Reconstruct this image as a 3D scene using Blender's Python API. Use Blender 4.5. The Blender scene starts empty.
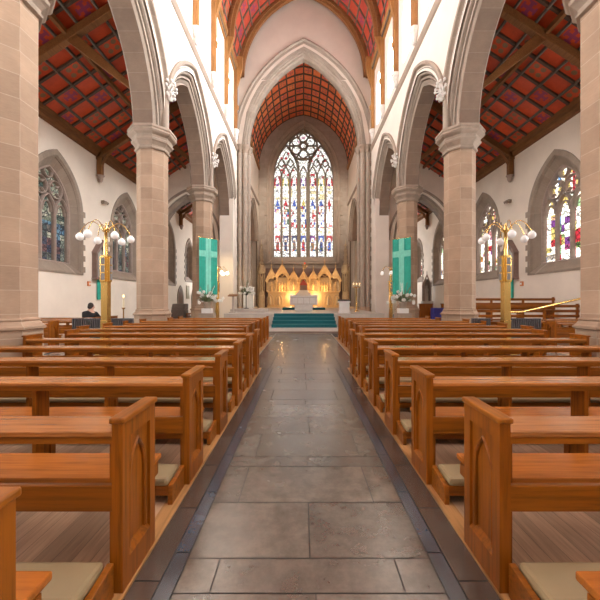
import bpy, math, random
from math import sin, cos, pi, sqrt, atan2, radians
from mathutils import Vector, Matrix
random.seed(7)
SC = bpy.context.scene
COL = SC.collection

# ------------------------------------------------------------------ helpers
class MB:
    def __init__(s): s.v = []; s.f = []; s.uv = []; s.sm = []; s.mi = []; s.cur = 0
    def face(s, pts, uv=None, smooth=False):
        b = len(s.v); s.v += [tuple(p) for p in pts]
        s.f.append(list(range(b, b + len(pts)))); s.uv.append(uv); s.sm.append(smooth); s.mi.append(s.cur)
    def grid(s, rows, uvs=None, closed=False, smooth=False, flip=False):
        """rows: list of equal-length point lists, stitched with shared verts"""
        b = len(s.v); n = len(rows[0])
        for r in rows: s.v += [tuple(p) for p in r]
        for i in range(len(rows) - 1):
            for j in range(n if closed else n - 1):
                k = (j + 1) % n
                q = [b + i*n + j, b + i*n + k, b + (i+1)*n + k, b + (i+1)*n + j]
                u = None
                if uvs:
                    k2 = j + 1
                    u = [uvs[i][j], uvs[i][k2], uvs[i+1][k2], uvs[i+1][j]]
                if flip: q.reverse(); u = u[::-1] if u else None
                s.f.append(q); s.uv.append(u); s.sm.append(smooth); s.mi.append(s.cur)
    def box(s, x0, x1, y0, y1, z0, z1, M=None):
        if x0 > x1: x0, x1 = x1, x0
        if y0 > y1: y0, y1 = y1, y0
        P = [(x0,y0,z0),(x1,y0,z0),(x1,y1,z0),(x0,y1,z0),(x0,y0,z1),(x1,y0,z1),(x1,y1,z1),(x0,y1,z1)]
        if M: P = [tuple(M @ Vector(p)) for p in P]
        b = len(s.v); s.v += P
        for q, uvd in (((0,3,2,1),(0,1)),((4,5,6,7),(0,1)),((0,1,5,4),(0,2)),((1,2,6,5),(1,2)),((2,3,7,6),(0,2)),((3,0,4,7),(1,2))):
            s.f.append([b + i for i in q]); s.sm.append(False); s.mi.append(s.cur)
            s.uv.append([(s.v[b+i][uvd[0]], s.v[b+i][uvd[1]]) for i in q])
        return s
    def prism(s, poly, mp, t0, t1):
        """poly 2D CCW; mp(a,b,t)->xyz"""
        A = [mp(a, b, t0) for a, b in poly]; B = [mp(a, b, t1) for a, b in poly]
        n = len(poly); b0 = len(s.v); s.v += A + B
        s.f.append([b0 + i for i in range(n)][::-1]); s.f.append([b0 + n + i for i in range(n)])
        for i in range(n):
            k = (i + 1) % n
            s.f.append([b0 + i, b0 + k, b0 + n + k, b0 + n + i])
        m = n + 2
        s.uv += [None]*m; s.sm += [False]*m; s.mi += [s.cur]*m
        return s
    def lathe(s, prof, n=24, cx=0, cy=0, rot=0, apo=False, smooth=True, cap=True, sx=1, sy=1):
        k = 1 / cos(pi / n) if apo else 1
        rows = []; uvs = []
        L = 0; pz = None
        for r, z in prof:
            if pz is not None: L += sqrt((r - pz[0])**2 + (z - pz[1])**2)
            pz = (r, z)
            rows.append([(cx + sx*r*k*cos(rot + 2*pi*i/n), cy + sy*r*k*sin(rot + 2*pi*i/n), z) for i in range(n)])
            side = 2 * 0.5 * math.tan(pi / n) * 1.0
            uvs.append([(i * side, z) for i in range(n + 1)])
        s.grid(rows, uvs, closed=True, smooth=smooth)
        if cap:
            s.face(rows[0][::-1]); s.face(rows[-1])
        return s
    def tube(s, pts, r, n=8, cap=True, smooth=True):
        pts = [Vector(p) for p in pts]; m = len(pts)
        rs = r if isinstance(r, (list, tuple)) else [r]*m
        T = []
        for i in range(m):
            t = pts[min(i+1, m-1)] - pts[max(i-1, 0)]
            T.append(t.normalized())
        up = Vector((0,0,1)) if abs(T[0].z) < .9 else Vector((1,0,0))
        N = (up - T[0]*up.dot(T[0])).normalized()
        rows = []
        for i in range(m):
            N = (N - T[i]*N.dot(T[i])).normalized(); B = T[i].cross(N)
            rows.append([pts[i] + (N*cos(2*pi*j/n) + B*sin(2*pi*j/n))*rs[i] for j in range(n)])
        s.grid(rows, None, closed=True, smooth=smooth)
        if cap: s.face(rows[0][::-1]); s.face(rows[-1])
        return s
    def ball(s, c, r, n=12, m=8):
        rx, ry, rz = r if isinstance(r, (list, tuple)) else (r, r, r)
        rows = []
        for i in range(m + 1):
            a = -pi/2 + pi*i/m; q = max(cos(a), .02)
            rows.append([(c[0] + rx*q*cos(2*pi*j/n), c[1] + ry*q*sin(2*pi*j/n), c[2] + rz*sin(a)) for j in range(n)])
        s.grid(rows, None, closed=True, smooth=True)
        s.face(rows[0][::-1], smooth=True); s.face(rows[-1], smooth=True)
        return s
    def bar(s, path, w, mp, t0, t1, closed=False, ch=.35):
        """moulded bar along a 2D path in a plane; t0 = front, t1 = back"""
        n = len(path); rows = []; tm = t0 + (t1 - t0)*.35
        for i in range(n):
            a = path[(i-1) % n] if (closed or i > 0) else path[i]
            b = path[(i+1) % n] if (closed or i < n-1) else path[i]
            dx, dy = b[0]-a[0], b[1]-a[1]; l = sqrt(dx*dx+dy*dy) or 1
            nx, ny = -dy/l, dx/l
            p = path[i]
            sec = [(-w/2, t1), (-w/2, tm), (-w/2*ch, t0), (w/2*ch, t0), (w/2, tm), (w/2, t1)]
            rows.append([mp(p[0]+nx*o, p[1]+ny*o, t) for o, t in sec])
        if closed: rows.append(rows[0])
        s.grid(rows, None, closed=True)
        if not closed: s.face(rows[0]); s.face(rows[-1][::-1])
        return s
    def build(s, name, m=None, parent=None, loc=None, bevel=0, rotz=None):
        me = bpy.data.meshes.new(name)
        me.from_pydata(s.v, [], s.f); me.update()
        if any(u for u in s.uv):
            l = me.uv_layers.new(name='UVMap')
            for p, u in zip(me.polygons, s.uv):
                if u:
                    for li, c in zip(p.loop_indices, u): l.data[li].uv = c
        me.polygons.foreach_set('use_smooth', s.sm)
        ms = m if isinstance(m, (list, tuple)) else [m]
        for q in ms:
            if q: me.materials.append(q)
        if len(ms) > 1: me.polygons.foreach_set('material_index', s.mi)
        import bmesh
        bm = bmesh.new(); bm.from_mesh(me); bmesh.ops.recalc_face_normals(bm, faces=bm.faces); bm.to_mesh(me); bm.free()
        o = bpy.data.objects.new(name, me); COL.objects.link(o)
        if parent: o.parent = parent
        if loc: o.location = loc
        if rotz is not None: o.rotation_euler.z = rotz
        if bevel:
            b = o.modifiers.new('edge', 'BEVEL'); b.width = bevel; b.segments = 2; b.limit_method = 'ANGLE'
        return o

def tag(o, label, cat, group=None, kind='thing'):
    o['label'] = label; o['category'] = cat; o['kind'] = kind
    if group: o['group'] = group
    return o
def thing(name, label, cat, loc=(0,0,0), rotz=0, group=None):
    o = bpy.data.objects.new(name, None); COL.objects.link(o); o.empty_display_size = .1
    o.location = loc; o.rotation_euler.z = rotz
    return tag(o, label, cat, group)
def struct(o, label=None, cat=None):
    o['kind'] = 'structure'
    if label: o['label'] = label
    if cat: o['category'] = cat
    return o
def XYZ(a, b, t): return (a, t, b)          # plane facing -y (a = x, b = z, t = y)
ORD = ['first', 'second', 'third', 'fourth', 'fifth', 'sixth', 'seventh', 'eighth', 'ninth', 'tenth', 'eleventh', 'twelfth', 'thirteenth', 'fourteenth']

# pointed arch geometry -------------------------------------------------
def arcR(a, h): return (a*a + h*h) / (2*a)
def arc_z(s, a, h):
    R = arcR(a, h); c = R - a; q = R*R - (abs(s) + c)**2
    return sqrt(max(q, 0))
def arc_pts(a, h, r=0, n=14, clamp=None):
    """left springing -> apex -> right; offset outward by r"""
    R = arcR(a, h); c = R - a; Q = R + r; th = math.acos(max(-1, min(1, c / Q)))
    L = []; t0 = 0
    if clamp and Q - c > clamp: t0 = math.acos((c + clamp)/Q)
    for i in range(n + 1):
        t = t0 + (th - t0)*i/n; L.append((-(Q*cos(t) - c), Q*sin(t)))
    L = L + [(-x, z) for x, z in L[-2::-1]]
    if clamp: L = [(max(-clamp, min(clamp, x)), z) for x, z in L]
    return L
def outline(a, zsill, zspr, h, n=14, c=0):
    return [(c - a, zsill)] + [(c + x, zspr + z) for x, z in arc_pts(a, h, 0, n)] + [(c + a, zsill)]

# ------------------------------------------------------------------ materials
def new(name):
    m = bpy.data.materials.new(name); m.use_nodes = True
    nt = m.node_tree; nt.nodes.clear()
    out = nt.nodes.new('ShaderNodeOutputMaterial'); b = nt.nodes.new('ShaderNodeBsdfPrincipled')
    nt.links.new(b.outputs[0], out.inputs[0])
    return m, nt, b
def N(nt, t, **k):
    n = nt.nodes.new(t)
    for a, v in k.items(): setattr(n, a, v)
    return n
def mixc(nt, fac, a, b, mode='MIX'):
    n = N(nt, 'ShaderNodeMix', data_type='RGBA', blend_type=mode)
    for i, v in ((0, fac), (6, a), (7, b)):
        if hasattr(v, 'is_linked'): nt.links.new(v, n.inputs[i])
        elif i == 0: n.inputs[0].default_value = v
        else: n.inputs[i].default_value = (*v, 1)
    return n.outputs[2]
def math_(nt, op, a, b=0., c=None):
    n = N(nt, 'ShaderNodeMath', operation=op)
    for i, v in enumerate((a, b) if c is None else (a, b, c)):
        if hasattr(v, 'is_linked'): nt.links.new(v, n.inputs[i])
        else: n.inputs[i].default_value = v
    return n.outputs[0]
def ramp(nt, fac, stops, interp='LINEAR'):
    n = N(nt, 'ShaderNodeValToRGB'); n.color_ramp.interpolation = interp
    e = n.color_ramp.elements
    while len(e) < len(stops): e.new(.5)
    for q, (p, c) in zip(e, stops): q.position = p; q.color = (*c, 1)
    nt.links.new(fac, n.inputs[0]); return n.outputs[0]
def noise(nt, vec, scale, detail=4, rough=.6):
    n = N(nt, 'ShaderNodeTexNoise'); n.inputs['Scale'].default_value = scale
    n.inputs['Detail'].default_value = detail; n.inputs['Roughness'].default_value = rough
    if vec: nt.links.new(vec, n.inputs['Vector'])
    return n.outputs['Fac']
def coord(nt, kind='Object', scale=None):
    v = N(nt, 'ShaderNodeTexCoord').outputs[kind]
    if scale:
        m = N(nt, 'ShaderNodeMapping'); m.inputs['Scale'].default_value = scale
        nt.links.new(v, m.inputs[0]); v = m.outputs[0]
    return v
def bump(nt, b, h, strength=.2, dist=.01):
    n = N(nt, 'ShaderNodeBump'); n.inputs['Strength'].default_value = strength; n.inputs['Distance'].default_value = dist
    nt.links.new(h, n.inputs['Height']); nt.links.new(n.outputs[0], b.inputs['Normal'])
def mul(c, k): return tuple(min(1, x*k) for x in c)

def simple(name, col, rough=.6, metal=0, var=.12, scale=6, bmp=.1, emit=None, es=0, coat=0):
    m, nt, b = new(name)
    f = noise(nt, coord(nt), scale)
    nt.links.new(ramp(nt, f, [(.3, mul(col, 1-var)), (.7, mul(col, 1+var))]), b.inputs['Base Color'])
    b.inputs['Roughness'].default_value = rough; b.inputs['Metallic'].default_value = metal
    if bmp: bump(nt, b, f, bmp)
    if emit: b.inputs['Emission Color'].default_value = (*emit, 1); b.inputs['Emission Strength'].default_value = es
    if coat: b.inputs['Coat Weight'].default_value = coat; b.inputs['Coat Roughness'].default_value = .15
    return m

def ashlar(name, c1, c2, mortar, bw=.8, rh=.42, off=.5):
    m, nt, b = new(name)
    uv = coord(nt, 'UV')
    br = N(nt, 'ShaderNodeTexBrick', offset=off)
    nt.links.new(uv, br.inputs['Vector'])
    for k, v in (('Color1', c1), ('Color2', c2), ('Mortar', mortar)): br.inputs[k].default_value = (*v, 1)
    br.inputs['Scale'].default_value = 1; br.inputs['Brick Width'].default_value = bw; br.inputs['Row Height'].default_value = rh
    br.inputs['Mortar Size'].default_value = .006; br.inputs['Mortar Smooth'].default_value = .2; br.inputs['Bias'].default_value = 0
    f = noise(nt, coord(nt), 2.2, 6)
    g = noise(nt, coord(nt, scale=(3, 3, 22)), 3, 4)
    v = ramp(nt, f, [(.25, (.86,.85,.84)), (.75, (1.12,1.11,1.10))])
    w = ramp(nt, g, [(.3, (.93,.92,.91)), (.7, (1.05,1.05,1.05))])
    c = mixc(nt, 1, mixc(nt, 1, br.outputs['Color'], v, 'MULTIPLY'), w, 'MULTIPLY')
    nt.links.new(c, b.inputs['Base Color']); b.inputs['Roughness'].default_value = .85
    bump(nt, b, math_(nt, 'SUBTRACT', f, br.outputs['Fac']), .25, .008)
    return m

def wood(name, col, axis='x', rough=.36, dark=.45, coat=.12):
    m, nt, b = new(name)
    sc = {'x': (1.2, 22, 22), 'y': (22, 1.2, 22), 'z': (22, 22, 1.2)}[axis]
    tc = N(nt, 'ShaderNodeTexCoord').outputs['Object']
    oi = N(nt, 'ShaderNodeObjectInfo').outputs['Random']
    ad = N(nt, 'ShaderNodeVectorMath', operation='ADD'); nt.links.new(tc, ad.inputs[0])
    cb = N(nt, 'ShaderNodeCombineXYZ')
    r3 = math_(nt, 'MULTIPLY', oi, 17.)
    for i in range(3): nt.links.new(r3, cb.inputs[i])
    nt.links.new(cb.outputs[0], ad.inputs[1])
    mp = N(nt, 'ShaderNodeMapping'); mp.inputs['Scale'].default_value = sc; nt.links.new(ad.outputs[0], mp.inputs[0])
    f = noise(nt, mp.outputs[0], 1.6, 6, .62)
    big = noise(nt, ad.outputs[0], 1.7, 2)
    c = ramp(nt, f, [(.28, mul(col, dark)), (.5, col), (.75, mul(col, 1.3))])
    tint = ramp(nt, oi, [(0, (.84,.80,.78)), (1, (1.1,1.1,1.05))])
    c = mixc(nt, 1, c, tint, 'MULTIPLY')
    c = mixc(nt, 1, c, ramp(nt, big, [(.3, (.88,.86,.84)), (.7, (1.1,1.1,1.1))]), 'MULTIPLY')
    nt.links.new(c, b.inputs['Base Color']); b.inputs['Roughness'].default_value = rough
    b.inputs['Coat Weight'].default_value = coat; b.inputs['Coat Roughness'].default_value = .2; b.inputs['Specular IOR Level'].default_value = .25 if coat < .2 else .45
    bump(nt, b, f, .08, .003)
    return m

def coffer(name, red, red2, motif=True, amt=.75):
    """square ceiling panels, one per UV unit, some with a painted quatrefoil"""
    m, nt, b = new(name)
    sp = N(nt, 'ShaderNodeSeparateXYZ'); nt.links.new(coord(nt, 'UV'), sp.inputs[0])
    U, V = sp.outputs[0], sp.outputs[1]
    fu, fv = math_(nt, 'FLOOR', U), math_(nt, 'FLOOR', V)
    pu = math_(nt, 'ABSOLUTE', math_(nt, 'SUBTRACT', math_(nt, 'FRACT', U), .5))
    pv = math_(nt, 'ABSOLUTE', math_(nt, 'SUBTRACT', math_(nt, 'FRACT', V), .5))
    wn = N(nt, 'ShaderNodeTexWhiteNoise', noise_dimensions='2D'); cb = N(nt, 'ShaderNodeCombineXYZ')
    nt.links.new(fu, cb.inputs[0]); nt.links.new(fv, cb.inputs[1]); nt.links.new(cb.outputs[0], wn.inputs['Vector'])
    base = mixc(nt, wn.outputs['Value'], red, red2)
    f = noise(nt, coord(nt), 3, 3)
    base = mixc(nt, 1, base, ramp(nt, f, [(.3, (.85,.85,.85)), (.7, (1.12,1.12,1.12))]), 'MULTIPLY')
    par = math_(nt, 'FLOORED_MODULO', math_(nt, 'ADD', fu, fv), 2.)
    kind = math_(nt, 'FLOORED_MODULO', math_(nt, 'FLOOR', math_(nt, 'MULTIPLY', fv, .5)), 2.)
    dx, dy = math_(nt, 'SUBTRACT', pu, .17), math_(nt, 'SUBTRACT', pv, .17)
    d = math_(nt, 'SQRT', math_(nt, 'ADD', math_(nt, 'MULTIPLY', dx, dx), math_(nt, 'MULTIPLY', dy, dy)))
    petal = math_(nt, 'LESS_THAN', d, .12)
    mx, mn = math_(nt, 'MAXIMUM', pu, pv), math_(nt, 'MINIMUM', pu, pv)
    cross = math_(nt, 'MULTIPLY', math_(nt, 'LESS_THAN', mx, .3), math_(nt, 'LESS_THAN', mn, .07))
    tip = math_(nt, 'MULTIPLY', math_(nt, 'LESS_THAN', math_(nt, 'ABSOLUTE', math_(nt, 'SUBTRACT', mx, .26)), .045), math_(nt, 'LESS_THAN', mn, .15))
    k2 = math_(nt, 'MAXIMUM', cross, tip)
    k1 = petal
    mk = math_(nt, 'ADD', math_(nt, 'MULTIPLY', k1, kind), math_(nt, 'MULTIPLY', k2, math_(nt, 'SUBTRACT', 1., kind)))
    mk = math_(nt, 'MULTIPLY', math_(nt, 'MULTIPLY', mk, par), amt)
    mc = mixc(nt, kind, (.17,.03,.12), (.10,.15,.07))
    c = mixc(nt, mk, base, mc) if motif else base
    nt.links.new(c, b.inputs['Base Color']); b.inputs['Roughness'].default_value = .6
    return m

def lightglass(name, col, s):
    m, nt, b = new(name); b.inputs['Base Color'].default_value = (.3,.3,.3,1)
    b.inputs['Emission Color'].default_value = (*col, 1); b.inputs['Emission Strength'].default_value = s
    return m

def plaster(name, col, var=.05):
    m, nt, b = new(name)
    f = noise(nt, coord(nt), .8, 5); g = noise(nt, coord(nt), 40, 2)
    nt.links.new(ramp(nt, f, [(.3, mul(col, 1-var)), (.7, mul(col, 1+var))]), b.inputs['Base Color'])
    b.inputs['Roughness'].default_value = .9; bump(nt, b, g, .08, .003)
    return m

def tilemat(name, base):
    m, nt, b = new(name)
    at = N(nt, 'ShaderNodeAttribute', attribute_name='tone')
    f = noise(nt, coord(nt), 5, 8, .7); g = noise(nt, coord(nt), 26, 4, .7)
    blot = ramp(nt, f, [(.34, (.76,.74,.71)), (.48, (.97,.97,.96)), (.62, (1.28,1.26,1.22))])
    c = mixc(nt, 1, mixc(nt, 1, base, at.outputs['Color'], 'MULTIPLY'), blot, 'MULTIPLY')
    nt.links.new(c, b.inputs['Base Color'])
    nt.links.new(math_(nt, 'MULTIPLY_ADD', noise(nt, coord(nt), 2.5, 2), .18, .15), b.inputs['Roughness'])
    b.inputs['Specular IOR Level'].default_value = .8; b.inputs['IOR'].default_value = 2.0
    return m

def planks(name, col):
    m, nt, b = new(name)
    sp = N(nt, 'ShaderNodeSeparateXYZ'); nt.links.new(coord(nt), sp.inputs[0])
    cb = N(nt, 'ShaderNodeCombineXYZ'); nt.links.new(sp.outputs[1], cb.inputs[0]); nt.links.new(sp.outputs[0], cb.inputs[1])
    br = N(nt, 'ShaderNodeTexBrick', offset=.37); nt.links.new(cb.outputs[0], br.inputs['Vector'])
    br.inputs['Color1'].default_value = (*mul(col, .72), 1); br.inputs['Color2'].default_value = (*mul(col, 1.25), 1); br.inputs['Mortar'].default_value = (*mul(col, .4), 1)
    br.inputs['Scale'].default_value = 1; br.inputs['Brick Width'].default_value = 1.7; br.inputs['Row Height'].default_value = .11; br.inputs['Mortar Size'].default_value = .002
    f = noise(nt, coord(nt, scale=(22, 1.2, 1)), 1.5, 6, .65)
    c = mixc(nt, 1, br.outputs['Color'], ramp(nt, f, [(.25, (.6,.56,.52)), (.5, (1,1,1)), (.75, (1.3,1.3,1.3))]), 'MULTIPLY')
    nt.links.new(c, b.inputs['Base Color']); b.inputs['Roughness'].default_value = .38
    return m

STONE   = ashlar('sandstone ashlar', (.40,.28,.192), (.312,.215,.146), (.47,.37,.28), .828)
STONE_D = ashlar('grey sandstone blocks', (.36,.30,.245), (.31,.255,.205), (.42,.36,.30), .9, .5)
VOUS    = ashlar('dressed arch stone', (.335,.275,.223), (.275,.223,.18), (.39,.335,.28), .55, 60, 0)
WINST   = ashlar('window surround stone', (.33,.262,.205), (.275,.215,.168), (.39,.32,.26), .55, 60, 0)
VOUS_D  = ashlar('grey arch stone', (.30,.25,.205), (.255,.21,.168), (.36,.305,.255), .55, 60, 0)
PIER    = simple('greyish pier stone', (.38,.315,.255), .85, scale=4)
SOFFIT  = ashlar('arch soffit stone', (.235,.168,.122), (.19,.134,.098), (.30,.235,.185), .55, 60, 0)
TRIM    = simple('pale dressed stone', (.315,.245,.188), .8, scale=5)
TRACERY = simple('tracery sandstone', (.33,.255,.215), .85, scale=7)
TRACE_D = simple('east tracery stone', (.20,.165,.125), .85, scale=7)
CARVED  = simple('white carved stone', (.78,.76,.72), .7, scale=9)
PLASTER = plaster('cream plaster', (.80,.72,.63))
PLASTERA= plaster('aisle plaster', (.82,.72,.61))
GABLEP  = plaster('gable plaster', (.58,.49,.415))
CHAN    = plaster('chancel plaster', (.74,.65,.54))
PEW     = (.245,.076,.005)
WX = wood('varnished oak long grain', PEW, 'x', .36, .45, .12); WZ = wood('varnished oak upright grain', (.26,.077,.0045), 'z'); WY = wood('varnished oak cross grain', (.29,.094,.008), 'y')
SEATW = wood('polished oak seat', (.37,.115,.015), 'x', .26, .6, .3); LEDGE = wood('lit tone oak ledge', (.41,.155,.036), 'x', .24, .55, .35)  # ledge colour holds the paler, pinkish tone of its lit top
BEAM = wood('roof timber', (.195,.085,.028), 'y', .6, .6, 0); RIBW = wood('dark roof rib timber', (.20,.085,.030), 'x', .6, .6, 0); BEAMZ = wood('golden roof timber', (.31,.150,.052), 'z', .55, .6, 0)
RIBD = simple('dark roof ribs', (.085,.05,.03), .7); RIBG = simple('grey painted roof ribs', (.13,.105,.08), .7)
COF_A = coffer('aisle ceiling panels', (.58,.072,.013), (.48,.052,.012))
COF_N = coffer('nave ceiling panels', (.46,.060,.022), (.36,.040,.020), True, .7)
COF_C = coffer('chancel ceiling panels', (.85,.25,.07), (.68,.12,.035), True, .5)
BRASS = simple('polished brass', (.74,.50,.17), .26, 1, .06, 3, .03)
GOLD = simple('gilded carved stone', (.60,.41,.215), .6, 0, .15, 12)
GOLDD = simple('dull carved stone', (.46,.36,.24), .7, 0, .2, 12)
GLOBE = simple('opal glass globe', (.86,.84,.82), .25, 0, .02, 3, 0, (1,.97,.93), .10)
GLOBE_ON = simple('lit opal glass globe', (.9,.85,.75), .25, 0, .02, 3, 0, (1,.80,.50), 7)
GLOBE_DIM = simple('opal globe with low lamp', (.9,.88,.84), .25, 0, .02, 3, 0, (1,.95,.85), .5)
CUSH = simple('cream kneeler vinyl', (.30,.22,.115), .55, 0, .08, 3, .04)
TEAL = simple('teal banner cloth', (.028,.36,.27), .85, 0, .12, 4, .1)
TEAL_L = simple('pale teal appliqué cloth', (.22,.66,.53), .85, 0, .1, 6, .1)
CARPET = simple('dark teal carpet', (.004,.088,.104), .95, 0, .2, 60, .3)
MARBLE = simple('white marble', (.70,.69,.66), .35, 0, .06, 4, 0)
PALE = simple('pale platform stone', (.47,.42,.37), .45, 0, .1, 3, .02)
RISER = simple('brown step stone', (.20,.15,.12), .5, 0, .12, 3, .02)
DARK = simple('dark grey cloth', (.035,.032,.035), .8)
RAD = simple('charcoal enamel', (.075,.07,.075), .5)
BLACK = simple('black coat cloth', (.012,.012,.014), .9); SKIN = simple('skin', (.55,.33,.24), .5, bmp=0); HAIR = simple('dark hair', (.03,.02,.016), .6)
LEAF = simple('green leaves', (.12,.17,.075), .5, 0, .4, 20); PETAL = simple('white petals', (.8,.8,.74), .5, 0, .05)
BLUE = simple('violet blue cloth', (.05,.045,.28), .8)
WAX = simple('ivory wax', (.8,.7,.5), .4, bmp=0); FLAME = lightglass('candle flame', (1,.55,.2), 8)
REDG = simple('red glass lamp', (.5,.03,.02), .2, 0, .05, 3, 0, (1,.1,.04), .6); REDP = simple('dark red paint', (.36,.05,.03), .5)
IRON = simple('dark iron', (.06,.055,.05), .5, .6)
ORANGE = simple('orange call point', (.65,.22,.07), .5)
GREYM = simple('grey speaker grille', (.22,.20,.19), .6, 0, .1, 30)
PINKST = simple('pink granite', (.21,.135,.11), .5)
TILE = tilemat('limestone floor tiles', (.122,.110,.091)); SLATE = tilemat('blue slate strip', (.046,.068,.095)); BORDER = tilemat('brown border tiles', (.06,.049,.041)); FIELD = tilemat('church floor tiles', (.24,.20,.165))
GROUT = simple('floor grout', (.035,.03,.025), .8); PALELINE = simple('pale floor inlay', (.42,.40,.34), .5)
PLANK = planks('brown floorboards', (.40,.255,.16)); EDGEW = wood('pale oak edge board', (.46,.25,.10), 'y', .35)

CLERE = lightglass('clerestory glass', (.97,.985,1), 80)
CLERE_L = lightglass('clerestory glass facing shade', (.97,.985,1), 28)
UNSEEN_FILL = lightglass('unseen fill glass', (.98,.985,1), 23)  # strong glow for added windows out of view
WEST_FILL = lightglass('west fill pane', (.97,.985,1), 1.6)  # unseen pane behind the camera, added as soft fill
CHANG = lightglass('chancel side glass', (1,.93,.84), 3.5)


def cellglass(name):
    m, nt, b = new(name)
    at = N(nt, 'ShaderNodeAttribute', attribute_name='glass')
    uv = coord(nt, 'UV'); sp = N(nt, 'ShaderNodeSeparateXYZ'); nt.links.new(uv, sp.inputs[0])
    ve = N(nt, 'ShaderNodeTexVoronoi', feature='DISTANCE_TO_EDGE'); ve.inputs['Scale'].default_value = 5; nt.links.new(uv, ve.inputs['Vector'])
    ld = math_(nt, 'GREATER_THAN', ve.outputs['Distance'], .065)
    sb = math_(nt, 'GREATER_THAN', math_(nt, 'FRACT', math_(nt, 'DIVIDE', sp.outputs[1], .78)), .05)
    k = math_(nt, 'MULTIPLY_ADD', math_(nt, 'MULTIPLY', ld, sb), .85, .15)
    b.inputs['Base Color'].default_value = (.03,.03,.035,1); b.inputs['Roughness'].default_value = .15
    nt.links.new(at.outputs['Color'], b.inputs['Emission Color']); nt.links.new(k, b.inputs['Emission Strength'])
    return m
CELLG = cellglass('leaded stained glass')
def glass_pane(mp, t, c, a, sill, spr, rise, fn, du, dv, parent):
    mb = MB(); cols = []
    nu = int(2*a/du) + 1; nv = int((spr + rise - sill)/dv) + 1
    for i in range(nu):
        for j in range(nv):
            s0 = -a + i*du; s1 = min(s0 + du, a); z0 = sill + j*dv; z1 = z0 + dv; sm_ = (s0 + s1)/2
            if z0 > spr + arc_z(min(abs(sm_), a - .01), a, rise): continue
            P = [(c + s0, z0), (c + s1, z0), (c + s1, z1), (c + s0, z1)]
            mb.face([mp(p, q, t) for p, q in P], P); cols.append(fn(sm_, (z0 + z1)/2))
    o = mb.build('glass', CELLG, parent); at = o.data.color_attributes.new('glass', 'FLOAT_COLOR', 'CORNER')
    for p, k in zip(o.data.polygons, cols):
        for li in p.loop_indices: at.data[li].color = (*k, 1)
    return struct(o)
grand = random.Random(5)
def jit(c, v=.15):
    if c is WHT: v = .42
    k = 1 + grand.uniform(-v, v); return tuple(max(0, x*k*(1 + grand.uniform(-.08, .08))) for x in c)
WHT = (1.5, 1.46, 1.37)
RED, BLU, YEL, GRN, PUR, AMB, SKN, NVY, PNK = (.75,.03,.05), (.07,.16,.62), (1.1,.85,.25), (.06,.20,.10), (.28,.06,.36), (.50,.20,.05), (.85,.55,.35), (.03,.05,.16), (.9,.35,.35)
ECEN = [-2.80, -1.92, -.98, 0, .99, 1.93, 2.80]; EHW = .43
def hsh(*a): return random.Random(str(a)).random()
def east_fn(sx, z):
    i = min(range(7), key=lambda k: abs(ECEN[k] - sx)); u = (sx - ECEN[i])/EHW; au = abs(u)
    rob = [RED, NVY, AMB, RED, AMB, NVY, BLU][i]; arc = [RED, NVY, NVY, BLU, PUR, BLU, RED][i]
    pick = lambda L, *k: L[int(hsh(*k)*len(L))]
    if z < 6.85: return jit(WHT if hsh(i, int(z*6), int(u*4)) > .14 else (.5,.45,.5))
    if z < 8.55:
        if z > 8.12 and .30 < au < .62 - (z-8.1)*.5: return jit(arc)
        if z > 7.85 and au < .66 and au > .42: return jit(arc)
        if z > 8.30 and au < .34: return jit(arc)
        if 7.86 < z < 8.08 and au < .18: return jit(SKN)
        if z < 7.86 and au < .40 - .12*abs(z-7.3): return jit(rob if hsh(i, int(z*5), int(u*3+5)) > .3 else pick([GRN, AMB, BLU, (.2,.15,.12)], i, int(z*4)))
        if z < 7.0 and au < .6: return jit(pick([AMB, RED, GRN, WHT], i, int(z*9), int(u*3)))
        if au > .62 and hsh(i, int(z*3)) > .75: return jit((.9,.4,.35))
        return jit(WHT)
    if z < 9.4: return jit(WHT if hsh(i, int(z*5), int(u*3)) > .12 else (1.1,.95,.55))
    if z < 12.4:
        q = hsh('e', i, int(z*3.6), int((u + 1)*2.3))
        dom = [[RED, BLU, PUR, WHT], [RED, BLU, GRN, WHT], [RED, WHT, PNK, BLU], [BLU, WHT, YEL, RED], [BLU, RED, PNK, WHT], [BLU, NVY, RED, WHT], [RED, RED, GRN, WHT]][i]
        if z > 11.75:
            if au < .55*(12.5 - z)/.75: return jit(BLU if i in (0, 2, 4, 5) else (YEL if i == 3 else RED))
            return jit(WHT)
        if au > .80: return jit(WHT if hsh(i, int(z*4)) > .2 else PNK)
        if q < .46: return jit(WHT)
        if 11.0 < z < 11.3 and au < .3: return jit(SKN)
        return jit(dom[int(hsh('d', i, int(z*3.6), int((u + 1)*2.3))*len(dom))])
    if z < 13.9: return jit(WHT if hsh(i, int(z*3), int(u*2)) > .25 else (1.2,1.0,.55))
    if z < 14.75:
        top = [RED, YEL, RED, PUR, RED, YEL, RED][i]
        if au > .55 - (z - 13.9)*.25: return jit(top)
        if z < 14.15 and au < .25: return jit([PUR, GRN, NVY, BLU, PUR, GRN, PUR][i])
        return jit(WHT)
    r = sqrt(sx*sx + (z - 18.2)**2)
    if r < 1.6: return jit(WHT if hsh(int(sx*5), int(z*5)) > .08 else (.9,.5,.6))
    if hsh(int(sx*4), int(z*4)) < .13: return jit(pick([RED, BLU, PUR], int(sx*4), int(z*4)))
    return jit(WHT)
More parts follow.
